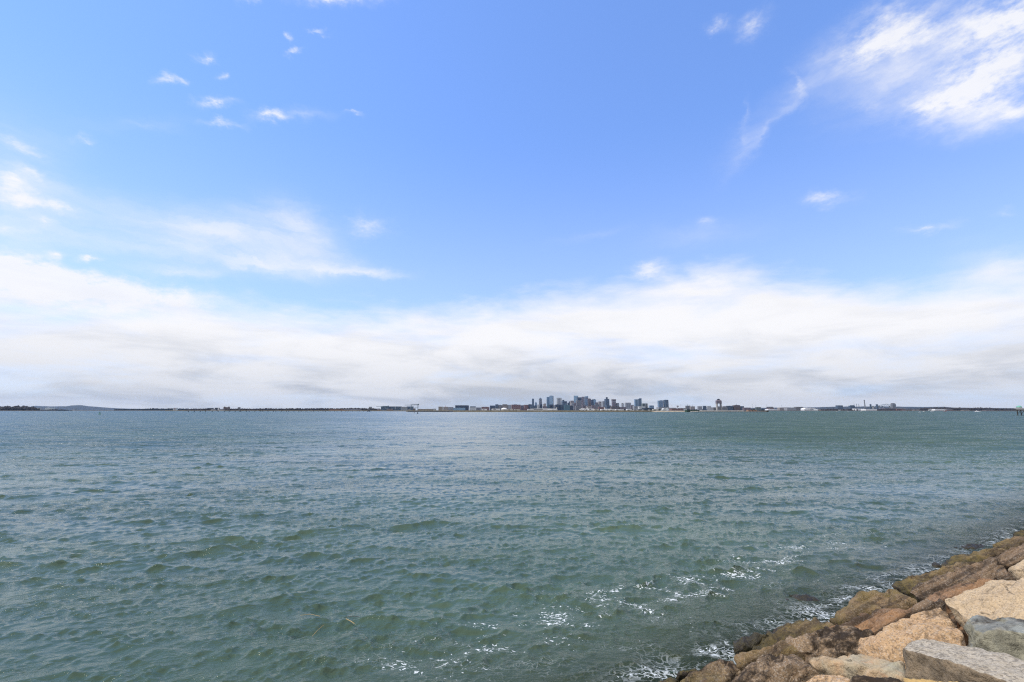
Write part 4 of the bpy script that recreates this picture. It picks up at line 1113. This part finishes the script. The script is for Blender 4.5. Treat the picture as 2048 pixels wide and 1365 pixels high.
# ---- left of downtown: cranes, blocks
G = 'low buildings left of downtown'
left = [
    ('dark navy glass hall, darkest left of downtown', 921.8, 938, 811.6, 4200, 'navy', 'box'),
    ('square tan grey block above the dark breakwater', 877, 885.7, 813.8, 3600, 'tan', 'box'),
    ('beige block with a thin red mast on its roof', 886.4, 896.4, 814.2, 3900, 'beige', 'box'),
    ('light grey block right of the masted beige block', 896.2, 907, 814.5, 4000, 'lgrey', 'box'),
    ('long pale teal hall left of the navy glass hall', 906.6, 931, 816.2, 3900, 'sky', 'box'),
    ('white lower block with a dark roof right of the navy hall', 939, 952, 815.2, 4100, 'white', 'box'),
    ('dark roofed building behind the white lower block', 940, 951.6, 813.2, 4300, 'slate', 'box'),
    ('small grey block right of the white lower block', 952, 962, 815.4, 4200, 'grey', 'box'),
    ('red brown brick block next to the grey block', 962.8, 975, 814.2, 4600, 'red', 'box'),
    ('brown long wall behind the dark breakwater', 836, 868, 818.4, 2600, 'tan', 'box'),
    ('white shed on the brown embankment', 866, 872, 817.9, 2500, 'white', 'gable'),
    ('pale grey tank hall behind the cranes', 738, 744, 814.0, 3400, 'lgrey', 'box'),
    ('low red roofed house left of the cranes', 754, 762, 818.4, 2500, 'red', 'gable'),
    ('long low red brick building under the crane', 774, 786, 818.0, 2500, 'red', 'gable'),
    ('cream villa at the end of the shore', 816, 821, 818.6, 2100, 'beige', 'gable'),
    ('dark tall house just left of the breakwater', 826, 831, 817.2, 2300, 'brown', 'gable'),
    ('long orange brick terrace on the wooded shore', 660, 688, 819.6, 2450, M_ORANGE, 'box'),
    ('pale terrace houses at the right end of the woods', 700, 722, 819.2, 2400, 'beige', 'gable'),
    ('orange roofed shed near the light pier', 688, 699, 819.5, 2420, M_ORANGE, 'gable'),
    ('white block with a red stripe standing in the far woods', 347.6, 354.8, 816.2, 4200, 'white', 'box'),
    ('dark block with a bright white end wall on the wooded shore', 431, 438.6, 816.0, 2700, 'navy', 'box'),
    ('white low shed left of the dark block with the white end', 423, 431.4, 819.2, 2600, 'white', 'gable'),
    ('long white low shed right of the dark block with the white end', 438.4, 448, 819.3, 2600, 'white', 'gable'),
    ('brown block with two raised ends above the trees', 448.4, 459, 814.8, 2900, 'brown', 'box'),
    ('slim grey tower house above the trees', 476.2, 480.6, 814.9, 2900, 'grey', 'box'),
    ('flat roofed slate hall behind the trees', 416, 426, 816.3, 3200, 'slate', 'box'),
    ('pale long flat building on the far hill, left one', 72, 86, 816.4, 5200, 'lgrey', 'box'),
    ('pale stepped building on the far hill, right one', 93.5, 107.5, 816.2, 5200, 'white', 'box'),
    ('tiny white house at the foot of the hill beside the dark point', 144.6, 150.6, 819.6, 3500, 'white', 'gable'),
    ('tiny white house below the long hill slope', 162, 167, 820.6, 3500, 'white', 'gable'),
    ('tiny pale house where the hill slope ends', 184, 190, 821.0, 3450, 'lgrey', 'gable'),
]
for lab, a0, a1, yt, D, mt, sh in left:
    ps = ()
    if 'red mast' in lab: ps = [('mast', 811.4, M_REDP)]
    elif 'two raised ends' in lab: ps = [('upper_block', 0, .2, 813.7, 'brown'), ('crown', .78, 1.0, 813.7, 'brown')]
    elif 'navy glass hall' in lab: ps = [('penthouse', .15, .95, 811.1, 'navy'), ('window_band', .05, .6, 816, 817, 'sky')]
    elif 'white end wall' in lab: ps = [('door', .78, 1.0, 816.4, 820.8, M_WHITE)]
    elif 'red stripe' in lab: ps = [('window_strip', .42, .58, 816.4, 820, M_REDP)]
    elif 'stepped building' in lab: ps = [('upper_block', .1, .45, 815.6, 'white')]
    bld('low_building', lab, 'building', a0, a1, yt, D, mt, base=2.6, rot=5, dr=.5, group=G, shape=sh, parts=ps)


def gantry(label, xa, xb, boom0, ytop, ybase, D, tall):
    """a harbour crane: portal legs, a long level boom and a machinery house"""
    pa, pb = at(xa, ytop, D), at(xb, ytop, D); zb = 3.0; zt = pa.z
    root = empty('harbour_crane', ((pa.x + pb.x) / 2, pa.y, zb))
    for x_ in (pa.x, pb.x):
        for dy in (-9, 9): MB().bar((x_, pa.y + dy, zb), (x_, pa.y + dy, zt), 1.3).build('leg', M_BSTEEL, root)
    q = at(boom0, ytop, D)
    b = MB()
    for dy in (-4, 4):
        b.bar((q.x, pa.y + dy, zt), (pb.x + 8, pa.y + dy, zt), 1.5)
        b.bar((pa.x - 6, pa.y + dy, zt + tall), (pb.x + 6, pa.y + dy, zt + tall), 1.0)
    k = 7
    for i in range(k):
        x0_ = pa.x + (pb.x - pa.x) * i / k; x1_ = pa.x + (pb.x - pa.x) * (i + 1) / k
        b.bar((x0_, pa.y, zt), ((x0_ + x1_) / 2, pa.y, zt + tall), .7); b.bar(((x0_ + x1_) / 2, pa.y, zt + tall), (x1_, pa.y, zt), .7)
    b.build('boom', M_BSTEEL, root)
    MB().box(pb.x + 2, pa.y, 10, 9, zt + 1.6, zt + tall + 3, 0).build('machinery_house', M_STEEL, root)
    s_ = MB(); s_.bar((pa.x, pa.y - 9, zb + (zt - zb) * .5), (pb.x, pa.y - 9, zb + (zt - zb) * .5), 1.0); s_.build('tie_beam', M_BSTEEL, root)
    return tag(root, label, 'crane', 'harbour cranes')


gantry('tall blue grey harbour crane with a raised level boom and lattice', 822.5, 836, 809.5, 810.6, 820, 3600, 6)
gantry('lower harbour crane with its boom pointing left', 766, 776, 753, 813.6, 820, 3700, 4)
for lab, a0, a1, yt, D, mt in [
        ('grey blue stack of containers under the left crane', 762.5, 777, 813.0, 3800, 'slate'),
        ('dark blue ship side between the two cranes', 777, 803, 813.4, 3850, 'slate'),
        ('pale grey container stack under the tall crane', 802, 815, 814.0, 3750, 'lgrey'),
        ('slate container stack right of the pale one', 814, 827, 813.4, 3800, 'slate')]:
    bld('container_stack', lab, 'containers', a0, a1, yt, D, mt, rot=4, dr=.4, group='container stacks by the cranes', parts=[('window_strip', .2, .24, yt + .3, 819, 'navy'), ('window_strip', .55, .6, yt + .3, 819, 'lgrey')])

# ---- right of downtown
G = 'low buildings right of downtown'
right = [
    ('white and dark flat block left of the two legged tower', 1395, 1403.4, 812.9, 3600, 'lgrey', 'box'),
    ('small dark flat block with a white base', 1405.6, 1412, 812.2, 3600, 'slate', 'box'),
    ('flat dark topped white block beside the two legged tower', 1413.6, 1421.2, 812.3, 3600, 'white', 'box'),
    ('grey stepped block with a thin mast', 1371, 1380, 811.8, 3900, 'grey', 'box'),
    ('pale block with a tall thin mast on its roof', 1380, 1389, 813.2, 3800, 'beige', 'box'),
    ('small dark cube on a stalk above the low roofs', 1353, 1357.6, 811.8, 3900, 'brown', 'box'),
    ('red brown low terminal behind the sandy spit', 1340, 1365, 817.6, 2700, 'red', 'box'),
    ('grey low shed behind the spit', 1334, 1352, 816.0, 3000, 'lgrey', 'box'),
    ('white low roof left of the green shed', 1356, 1372, 816.6, 2900, 'white', 'gable'),
    ('long grey terminal under the two legged tower', 1422, 1452, 815.2, 3400, 'grey', 'box'),
    ('pale terminal block right of the two legged tower', 1444, 1453, 812.8, 3500, 'lgrey', 'box'),
    ('dark flat terminal roof on pale walls', 1452.6, 1465, 812.0, 3500, 'slate', 'box'),
    ('dark brown terminal with a mast and stepped roof', 1466, 1479, 811.0, 3500, 'brown', 'box'),
    ('small slate terminal end block', 1479, 1487, 812.8, 3500, 'slate', 'box'),
    ('long low mauve hall right of the terminal', 1486, 1500, 815.6, 3400, 'mauve', 'box'),
    ('dark green block between two lamp masts', 1511, 1521, 814.8, 3300, 'green', 'box'),
    ('red roofed building behind the end of the wharf', 1534, 1546, 814.0, 3300, 'red', 'gable'),
    ('white low hall beyond the end of the wharf', 1532, 1552, 818.4, 2900, 'white', 'vault'),
    ('pale cluttered yard building with many small bays', 1556, 1572, 815.6, 3400, 'beige', 'box'),
    ('light grey yard shed, second in the cluttered yard', 1570, 1590, 816.2, 3300, 'lgrey', 'box'),
    ('dark grey hall left of the white arched hangar', 1589, 1604, 814.2, 3400, 'grey', 'box'),
    ('white arched hangar with a dark doorway', 1604.6, 1628, 815.9, 3100, M_WHITE, 'vault'),
    ('long pale shed right of the arched hangar', 1630, 1652, 818.4, 3000, 'white', 'box'),
    ('orange brown heap shed at the waterline', 1640, 1650, 820.4, 2900, M_ORANGE, 'gable'),
    ('dark red shed between white sheds', 1663.5, 1675, 818.0, 3000, 'red', 'gable'),
    ('slate block on the skyline left of the stacks', 1672.4, 1684, 811.2, 5200, 'slate', 'box'),
    ('wide dark power hall at the foot of the stacks', 1698, 1708.5, 811.8, 5000, 'slate', 'box'),
    ('white shed with a grey roof right of the dark red shed', 1676, 1692, 818.8, 2900, 'white', 'gable'),
    ('long white hangar left of another white hangar', 1706.6, 1725, 817.9, 2900, M_WHITE, 'box'),
    ('longest white hangar under the tall chimney', 1725.2, 1750, 818.8, 2850, M_WHITE, 'box'),
    ('slim grey block right of the tall chimney', 1739.4, 1742.2, 808.6, 5200, 'slate', 'box'),
    ('slim dark block left of the far bridge', 1751.8, 1755.2, 808.9, 5200, 'slate', 'box'),
    ('grey square tower block right of the far bridge', 1782, 1790.2, 807.8, 4600, 'grey', 'box'),
    ('mauve brick row on the shore below the square tower block', 1764, 1786, 817.2, 3000, 'mauve', 'box'),
    ('dark red brick houses right of the square tower block', 1790, 1808, 816.2, 2900, 'red', 'gable'),
    ('red brown shore houses under the hill', 1808, 1826, 818.0, 2800, 'brown', 'gable'),
    ('pale shore house among the brown ones', 1826, 1838, 819.2, 2700, 'beige', 'gable'),
    ('wide white shed on the right shore', 1862, 1889.4, 818.6, 2500, M_WHITE, 'box'),
    ('small white shed left of the wide white shed', 1857, 1863, 819.0, 2500, 'white', 'gable'),
    ('brown house right of the wide white shed', 1892, 1904, 819.2, 2450, 'red', 'gable'),
    ('pale low house below the right woods', 1924, 1936, 819.8, 2350, 'beige', 'gable'),
    ('mauve low house near the small white boat', 1968, 1984, 819.9, 2250, 'mauve', 'gable'),
]
for lab, a0, a1, yt, D, mt, sh in right:
    ps = ()
    if 'two lamp' not in lab and 'mast' in lab: ps = [('mast', yt - 3.0, M_STEEL)]
    if 'stepped roof' in lab: ps = [('upper_block', .3, .9, 810.5, 'brown'), ('mast', 807.6, M_STEEL)]
    if 'square tower' in lab and sh == 'box' and yt < 810: ps = [('crown', .1, .8, 806.9, 'brown'), ('window_band', .1, .9, 810, 811, 'lgrey')]
    if 'arched' in lab and 'white arched' in lab: ps = [('door', .5, .8, 818, 819.4, 'navy')]
    if 'stalk' in lab:
        p_ = at((a0 + a1) / 2, yt, D)
        root = empty('water_tank', (p_.x, p_.y, 3)); MB().bar((p_.x, p_.y, 3), (p_.x, p_.y, p_.z - 7), 2.2).build('stem', M_STEEL, root)
        MB().cyl(p_.x, p_.y, 9, p_.z - 8, p_.z - 1.5, 12).cyl(p_.x, p_.y, 9, p_.z - 1.5, p_.z, 12, 3).build('tank', FM['brown'], root)
        tag(root, lab, 'water tank'); continue
    if 'power hall' in lab: ps = [('upper_block', .3, .9, 811.0, 'slate')]
    bld('low_building', lab, 'building', a0, a1, yt, D, mt, base=2.4, rot=5, dr=.5, group=G, shape=sh, parts=ps)

# control tower: two legs carrying a block and a cab
D = 3300
p0, p1 = at(1432.3, 806, D), at(1442.2, 806, D); xm = (p0.x + p1.x) / 2; w = p1.x - p0.x; yy = p0.y
Z = lambda y_: at(1437, y_, D).z
ct = empty('control_tower', (xm, yy, 3))
for x_ in (p0.x + w * .11, p1.x - w * .11): MB().box(x_, yy, w * .2, w * .5, 3, Z(807.6)).build('leg', M_CONC, ct)
MB().box(xm, yy, w * 1.0, w * .6, Z(807.6) + .02, Z(802.2)).build('office_block', FM['mauve'], ct)
MB().box(xm, yy, w * 1.02, w * .62, Z(802.2) + .02, Z(800.6), 0, .72).build('gallery', FM['mauve'], ct)
MB().box(xm, yy, w * .42, w * .4, Z(800.6) + .02, Z(799), 0, 1.05).build('cab', FM['navy'], ct)
MB().box(xm, yy, w * .3, w * .3, Z(799) + .02, Z(798.3)).build('cab_roof', M_ROOF, ct)
MB().bar((xm, yy, Z(798.3)), (xm, yy, Z(797)), .5).build('antenna', M_STEEL, ct)
MB().box(xm, yy, w * .58, w * .4, 3, Z(813.2)).build('base_block', FM['grey'], ct)
tag(ct, 'two legged control tower with a gap between its legs and a cab on top', 'control tower')

# chimneys and masts
for lab, xa, yt, r_, D, g in [('tall lone grey chimney, highest on the right shore', 1728.4, 800.3, 1.1, 5200, None),
                              ('short thin stack, leftmost of three left of the tall chimney', 1708.0, 808.2, .5, 5200, 'short thin stacks'),
                              ('short thin stack, middle of three left of the tall chimney', 1713.0, 808.1, .55, 5200, 'short thin stacks'),
                              ('short thin stack nearest to the tall chimney on its left', 1717.4, 808.2, .5, 5200, 'short thin stacks')]:
    p = at(xa, yt, D); r_ = r_ * D / FPX
    root = empty('chimney', (p.x, p.y, 3))
    MB().cyl(p.x, p.y, r_, 3, p.z, 12, r_ * .72).build('shaft', M_STEEL if r_ < 5 else FM['grey'], root)
    MB().cyl(p.x, p.y, r_ * .82, p.z - r_ * 1.2, p.z + .4, 12).build('rim', M_ROOF, root)
    tag(root, lab, 'chimney', g)
for lab, xa, yt, D in [('thin light mast left of the red roofed building', 1532.4, 810.4, 3300), ('thin light mast above the wharf, left of two', 1504.4, 809.6, 3300),
                       ('thin light mast above the wharf, right of two', 1511.4, 810.6, 3300), ('thin mast above the cluttered yard', 1563.4, 810.8, 3300), ('thin dark mast left of the grey stepped block', 1361.6, 810.0, 3600)]:
    p = at(xa, yt, D)
    root = empty('light_mast', (p.x, p.y, 3)); MB().bar((p.x, p.y, 3), (p.x, p.y, p.z), .75, r1=.45).build('pole', M_STEEL, root)
    MB().box(p.x, p.y, 4.5, 1, p.z, p.z + 1.2).build('lamp_head', M_ROOF, root)
    tag(root, lab, 'light mast', 'light masts along the right shore')

# the far bridge
D = 5600
P_ = lambda x_, y_: at(x_, y_, D)
br = empty('truss_bridge', P_(1772, 812))
d0, d1 = P_(1744, 812.2), P_(1784, 811.6)
MB().box((d0.x + d1.x) / 2, d0.y, d1.x - d0.x, 18, d0.z - 3, d0.z).build('deck', M_STEEL, br)
t = MB(); up = [(1757, 811.6), (1763, 810.2), (1768, 809.6), (1772, 808.4), (1776, 809.6), (1781, 810.4), (1784, 811.4)]
for (a_, b_) in zip(up[:-1], up[1:]): t.bar(P_(*a_), P_(*b_), 2.2)
for i, u in enumerate(up):
    t.bar(P_(*u), P_(u[0], 812), 1.2)
    if i: t.bar(P_(*u), P_(up[i - 1][0], 812), 1.0)
t.build('truss', M_BSTEEL, br)
for x_ in (1746, 1752, 1758, 1765, 1779):
    q = P_(x_, 812); MB().box(q.x, q.y, 7, 14, 3, q.z - 3.02).build('pier', M_CONC, br)
tag(br, 'far cantilever truss bridge on tall piers', 'bridge')

# ---- things in the water
# approach light pier
pier = empty('approach_light_pier', at(560, HORIZON, 1500).to_2d().to_3d())
pa, pb = at(372, HORIZON, 1370), at(742, HORIZON, 1500)
deck = MB(); dv = (pb - pa); dl = math.hypot(dv.x, dv.y); ang = math.atan2(dv.y, dv.x)
mid_ = (pa + pb) / 2
deck.box(mid_.x, mid_.y, dl, 2.4, 3.3, 4.1, ang).build('deck', M_CONC, pier)
post_px = [377, 389, 401, 412, 425, 437, 450, 459, 471, 480.5, 482.5, 493.5, 499.2, 510.5, 521, 526.4, 536.6, 547.5, 552.5, 563.2, 573.4, 578, 588.6, 598.2, 603, 612.5, 622.5, 627.5, 636.8, 646.5, 651.2, 660.5, 669.5, 674.2, 683.4, 692, 696.4, 705.4, 714.4, 718.6, 727.6, 735]
for i, x_ in enumerate(post_px):
    t_ = (x_ - 372) / 370.0
    q = at(x_, HORIZON, 1370 + 130 * t_)
    # meet the deck line
    k = ((q - pa).to_2d().dot(dv.to_2d())) / (dl * dl); q = pa + dv * k
    c_, s_ = -math.sin(ang), math.cos(ang)
    b = MB()
    for dd in (-1.6, 1.6): b.bar((q.x + c_ * dd, q.y + s_ * dd, -2), (q.x + c_ * dd, q.y + s_ * dd, 3.3), .55)
    b.box(q.x, q.y, 1.4, 4.4, 2.7, 3.28, ang); b.build('pile', M_TIMBER, pier)
    if i % 2 == 0:
        lm = MB(); lm.bar((q.x, q.y, 4.1), (q.x, q.y, 5.6), .16); lm.box(q.x, q.y, .8, .8, 5.6, 6.2, ang); lm.build('light', M_CREAM, pier)
tag(pier, 'long low runway light pier on many thin piles', 'pier')
q = at(737.5, HORIZON, 1500)
hut = empty('pier_hut', (q.x, q.y, 0)); MB().box(q.x, q.y, 9, 7, .6, 4.2).build('wall', M_BANKD, hut); MB().gable(q.x, q.y, 10, 8, 4.22, 6.4).build('roof', M_ROOF, hut)
h_ = MB()
for dx in (-3.6, 3.6):
    for dy in (-2.6, 2.6): h_.bar((q.x + dx, q.y + dy, -2), (q.x + dx, q.y + dy, .6), .5)
h_.build('piles', M_TIMBER, hut)
tag(hut, 'small dark hut on piles at the end of the light pier', 'hut')
# breakwater
bw = MB(); ring = [(at(817, HORIZON, 1335)), (at(906, HORIZON, 1250))]
q0, q1 = ring; dv = q1 - q0; L_ = math.hypot(dv.x, dv.y); an = math.atan2(dv.y, dv.x); mm = (q0 + q1) / 2
bw.box(mm.x, mm.y, L_, 16, -1.5, 2.6, an, .9); tag(bw.build('breakwater', plain('black rock', (.035, .037, .042), .9, .5, .4), None, (mm.x, mm.y, -1.5)), 'long low black breakwater in front of the brown embankment', 'breakwater')
# wharf on the right
wa, wb = at(1396, HORIZON, 1120), at(1533, HORIZON, 1180); dv = wb - wa; L_ = math.hypot(dv.x, dv.y); an = math.atan2(dv.y, dv.x); mm = (wa + wb) / 2
wh = empty('long_wharf', (mm.x, mm.y, 0))
nx_, ny_ = -math.sin(an), math.cos(an)
MB().box(mm.x + nx_ * 14, mm.y + ny_ * 14, L_, 28, 1.2, 2.6, an).build('deck', plain('pale deck concrete', (.42, .41, .38), .9), wh)
for i in range(44):
    q = wa + dv * ((i + .5) / 44)
    MB().bar((q.x, q.y + 1.5, -2), (q.x, q.y + 1.5, 1.18), .75).bar((q.x, q.y + 10, -2), (q.x, q.y + 10, 1.18), .6).build('pile', M_TIMBER, wh)
MB().box(mm.x + nx_ * 24 - 10, mm.y + ny_ * 24, L_ * .62, 5, 2.62, 4.0, an).build('parapet', M_CREAM, wh)
tag(wh, 'long pale wharf on dark piles reaching right from the green shed', 'wharf')
for lab, a0, a1, yt, D, mt in [('dark green shed on the left end of the long wharf', 1371, 1396.4, 820.6, 1160, M_GREENP), ('rusty brown shed at the right end of the long wharf', 1494, 1512, 820.3, 1215, M_ORANGE), ('ochre stacked pilings at the tip of the long wharf', 1512, 1535, 821.6, 1220, M_BANK)]:
    bld('wharf_shed', lab, 'shed', a0, a1, yt, D, plain('dark green boards', (.03, .06, .035), .9) if mt is M_GREENP else mt, base=-.6, rot=3, dr=.4, group='sheds on the long wharf', parts=[('window_strip', .15, .2, yt + .4, 824.4, M_TIMBER), ('window_strip', .45, .5, yt + .4, 824.4, M_TIMBER), ('window_strip', .75, .8, yt + .4, 824.4, M_TIMBER)])

# pier with a green dome on the right edge
D = 425
q0 = at(2031.5, 818, D); rx = at(2085, 818, D).x; zt, zd = at(2036, 816.4, D).z, at(2036, 820.2, D).z
pr = empty('domed_pier', ((q0.x + rx) / 2, q0.y, 0))
SK = 1.11                                             # the pier runs away along the line of sight
def pring(xa, xb, ya, yb): return [(xa + SK * ya, q0.y + ya), (xb + SK * ya, q0.y + ya), (xb + SK * yb, q0.y + yb), (xa + SK * yb, q0.y + yb)]
wd_ = rx - q0.x
MB().prism(pring(q0.x, rx, 0, 10), zd, zd + .9).build('deck', M_CONC, pr)
for i in range(7):
    for dy in (.8, 9.2):
        x_ = q0.x + .9 + i * 3.4 + SK * dy
        MB().bar((x_, q0.y + dy, -3), (x_, q0.y + dy, zd - .02), .36).build('pile', M_TIMBER, pr)
b = MB()
for i in range(6):
    x_ = q0.x + .9 + i * 3.4 + SK * .7
    b.bar((x_, q0.y + .7, 1.2), (x_ + 3.4, q0.y + .7, zd - .5), .16)
b.build('cross_brace', M_TIMBER, pr)
MB().prism(pring(q0.x - 1.2, rx, 2, 8), zd + .92, zt).build('house', FM['white'], pr)
xd = at(2038.4, 816, D).x + SK * 5
MB().cyl(xd, q0.y + 5, 1.9, zt + .02, zt + .5, 16).build('drum', M_CONC, pr)
MB().dome(xd, q0.y + 5, 1.95, zt + .52, at(2038, 811.6, D).z - zt - .5).build('dome', M_COPPER, pr, smooth=True)
tag(pr, 'pier on dark piles with a pale house and a green dome', 'pier')

# buoys
p = at(200.3, HORIZON, 545)
by = empty('channel_buoy', (p.x, p.y, 0))
MB().cyl(p.x, p.y, 1.25, -.5, .55, 16).cyl(p.x, p.y, 1.25, .55, .9, 16, .7).build('float', M_GREENP, by)
c = MB()
for i in range(4):
    t_ = math.pi / 4 + i * math.pi / 2; c.bar((p.x + .8 * math.cos(t_), p.y + .8 * math.sin(t_), .85), (p.x + .3 * math.cos(t_), p.y + .3 * math.sin(t_), 2.3), .1)
c.build('cage', M_GREENP, by)
MB().cyl(p.x, p.y, .38, 2.3, 2.9, 10).build('lantern', M_BLACKP, by)
tag(by, 'green channel buoy with a cage and lantern', 'buoy')
for lab, px_, D, sc in [('larger dark can buoy off the breakwater', 835.5, 650, 1.0), ('smaller dark can buoy left of the larger one', 828.6, 800, .75)]:
    p = at(px_, HORIZON, D)
    b_ = empty('can_buoy', (p.x, p.y, 0))
    MB().cyl(p.x, p.y, .95 * sc, -.4, .5 * sc, 14).build('float', M_BLACKP, b_)
    MB().cyl(p.x, p.y, .6 * sc, .5 * sc + .02, 2.0 * sc, 14, .5 * sc).build('body', M_BLACKP, b_)
    MB().cyl(p.x, p.y, .25 * sc, 2.0 * sc + .02, 2.5 * sc, 10).build('topmark', M_BLACKP, b_)
    tag(b_, lab, 'buoy', 'dark can buoys')


def boat(label, px_, D, L=7.0, cabin=True, group='small boats off the right shore', hull=None, wake=False, head=0.0):
    p = at(px_, HORIZON, D)
    root = empty('motor_boat', (p.x, p.y, 0)); root.rotation_euler.z = head
    secs = [(-.5, .8, 1.0), (-.2, 1.0, 1.0), (.2, .92, 1.05), (.4, .5, 1.2), (.5, .05, 1.35)]
    vs, fs = [], []
    wdt = L * .17
    for t_, k, hh in secs: vs += [(p.x + t_ * L, p.y - wdt * k, hh * L * .13), (p.x + t_ * L, p.y - wdt * k * .55, -.3), (p.x + t_ * L, p.y + wdt * k * .55, -.3), (p.x + t_ * L, p.y + wdt * k, hh * L * .13)]
    for j in range(len(secs) - 1):
        for i in range(4): fs.append((j * 4 + i, j * 4 + (i + 1) % 4, (j + 1) * 4 + (i + 1) % 4, (j + 1) * 4 + i))
    fs += [(0, 1, 2, 3), (16 + 3, 16 + 2, 16 + 1, 16)]
    MB().add(vs, fs).build('hull', hull or M_HULL, root)
    if cabin:
        MB().box(p.x - .03 * L, p.y, L * .36, wdt * 1.3, L * .132, L * .27, 0, .86).build('cabin', M_HULL, root)
        MB().box(p.x + .02 * L, p.y, L * .2, wdt * 1.36, L * .19, L * .235, 0).build('window', M_BLACKP, root)
        MB().bar((p.x - .1 * L, p.y, L * .27), (p.x - .1 * L, p.y, L * .42), .06).build('mast', M_STEEL, root)
    return tag(root, label, 'boat', group)


boat('white motor boat under way with a white bow wave at the right', 1953.5, 1480, 11.5)
p = at(1953.5, HORIZON, 1478)
wk = MB(); r5 = random.Random(4)
for i in range(60):
    t_ = r5.uniform(-1, 1); wk.cyl(p.x + t_ * 10.5, p.y - 2.6 + r5.uniform(-.6, .6), r5.uniform(.4, .9), -.2, .25 + .75 * (1 - abs(t_)) * r5.uniform(.4, 1), 6, .2)
tag(wk.build('bow_wave', M_HULL, None, (p.x, p.y - 2, 0)), 'white spray thrown up along the motor boat', 'spray', kind='stuff')
boat('white and red boat moored off the wide white shed', 1864.5, 1750, 12, hull=M_HULL)
boat('red hulled boat right of the wide white shed', 1890, 1700, 10, hull=M_REDP)
boat('tiny white boat, leftmost off the right shore', 1673.4, 1550, 6, cabin=False)
boat('tiny white boat below the short thin stacks', 1696.6, 1550, 6, cabin=False)
boat('tiny white boat off the cluttered right shore below the long hangars', 1722.4, 1900, 6)
boat('small white boat nearest the camera off the right shore', 1838.8, 1050, 5)
boat('small white boat just right of the nearest one', 1847.5, 1500, 6)
boat('tiny white boat off the long wharf piles', 1380.4, 1080, 4.5, cabin=False)
p = at(1082.4, HORIZON, 1130)
b_ = empty('marker_buoy', (p.x, p.y, 0)); MB().cyl(p.x, p.y, 1.0, -.4, .8, 12).build('float', M_HULL, b_); MB().bar((p.x, p.y, .8), (p.x, p.y, 2.6), .22).build('staff', M_HULL, b_)
tag(b_, 'white marker buoy off the airport bank', 'buoy')

# drifting reeds
G = 'dead reed stalks drifting near the shore'
for lab, pts in [('pale straw reed, long and curved, drifting on the left', [(612, 1288), (622, 1276), (634, 1262), (648, 1250)]),
                 ('short thick straw reed floating right of the other reeds', [(692, 1238), (702, 1243), (709, 1248)]),
                 ('thin brown reed lying level on the water', [(600, 1231), (622, 1229), (640, 1233)]),
                 ('dark twig floating above the short straw reed', [(688, 1235), (704, 1233), (718, 1234)])]:
    P_ = [slope_hit(a_, b_, n=Vector((0, 0, 1)), p0=Vector((0, 0, .04))) for a_, b_ in pts]
    mb = MB()
    for i, (u, v) in enumerate(zip(P_[:-1], P_[1:])): mb.bar(u, v, .0045 if 'thick' not in lab else .007, 6)
    tag(mb.build('reed_stalk', plain('dry straw', (.42, .30, .13) if 'dark' not in lab else (.05, .04, .03), .8, .2, 9.0), None, P_[0]), lab, 'reed', G)

# the air between here and the far shore
hz = MB().box(0, 7400, 40000, 15400, -2.4, 330)
m = bpy.data.materials.new('thin sea air'); m.use_nodes = True
nt = m.node_tree; nt.nodes.clear()
vo = nt.nodes.new('ShaderNodeVolumePrincipled'); vo.inputs['Color'].default_value = (.42, .64, 1.0, 1); vo.inputs['Density'].default_value = HAZE; vo.inputs['Anisotropy'].default_value = .2
ou = nt.nodes.new('ShaderNodeOutputMaterial'); nt.links.new(vo.outputs[0], ou.inputs['Volume'])
if HAZE > 0: tag(hz.build('haze', m), kind='stuff')
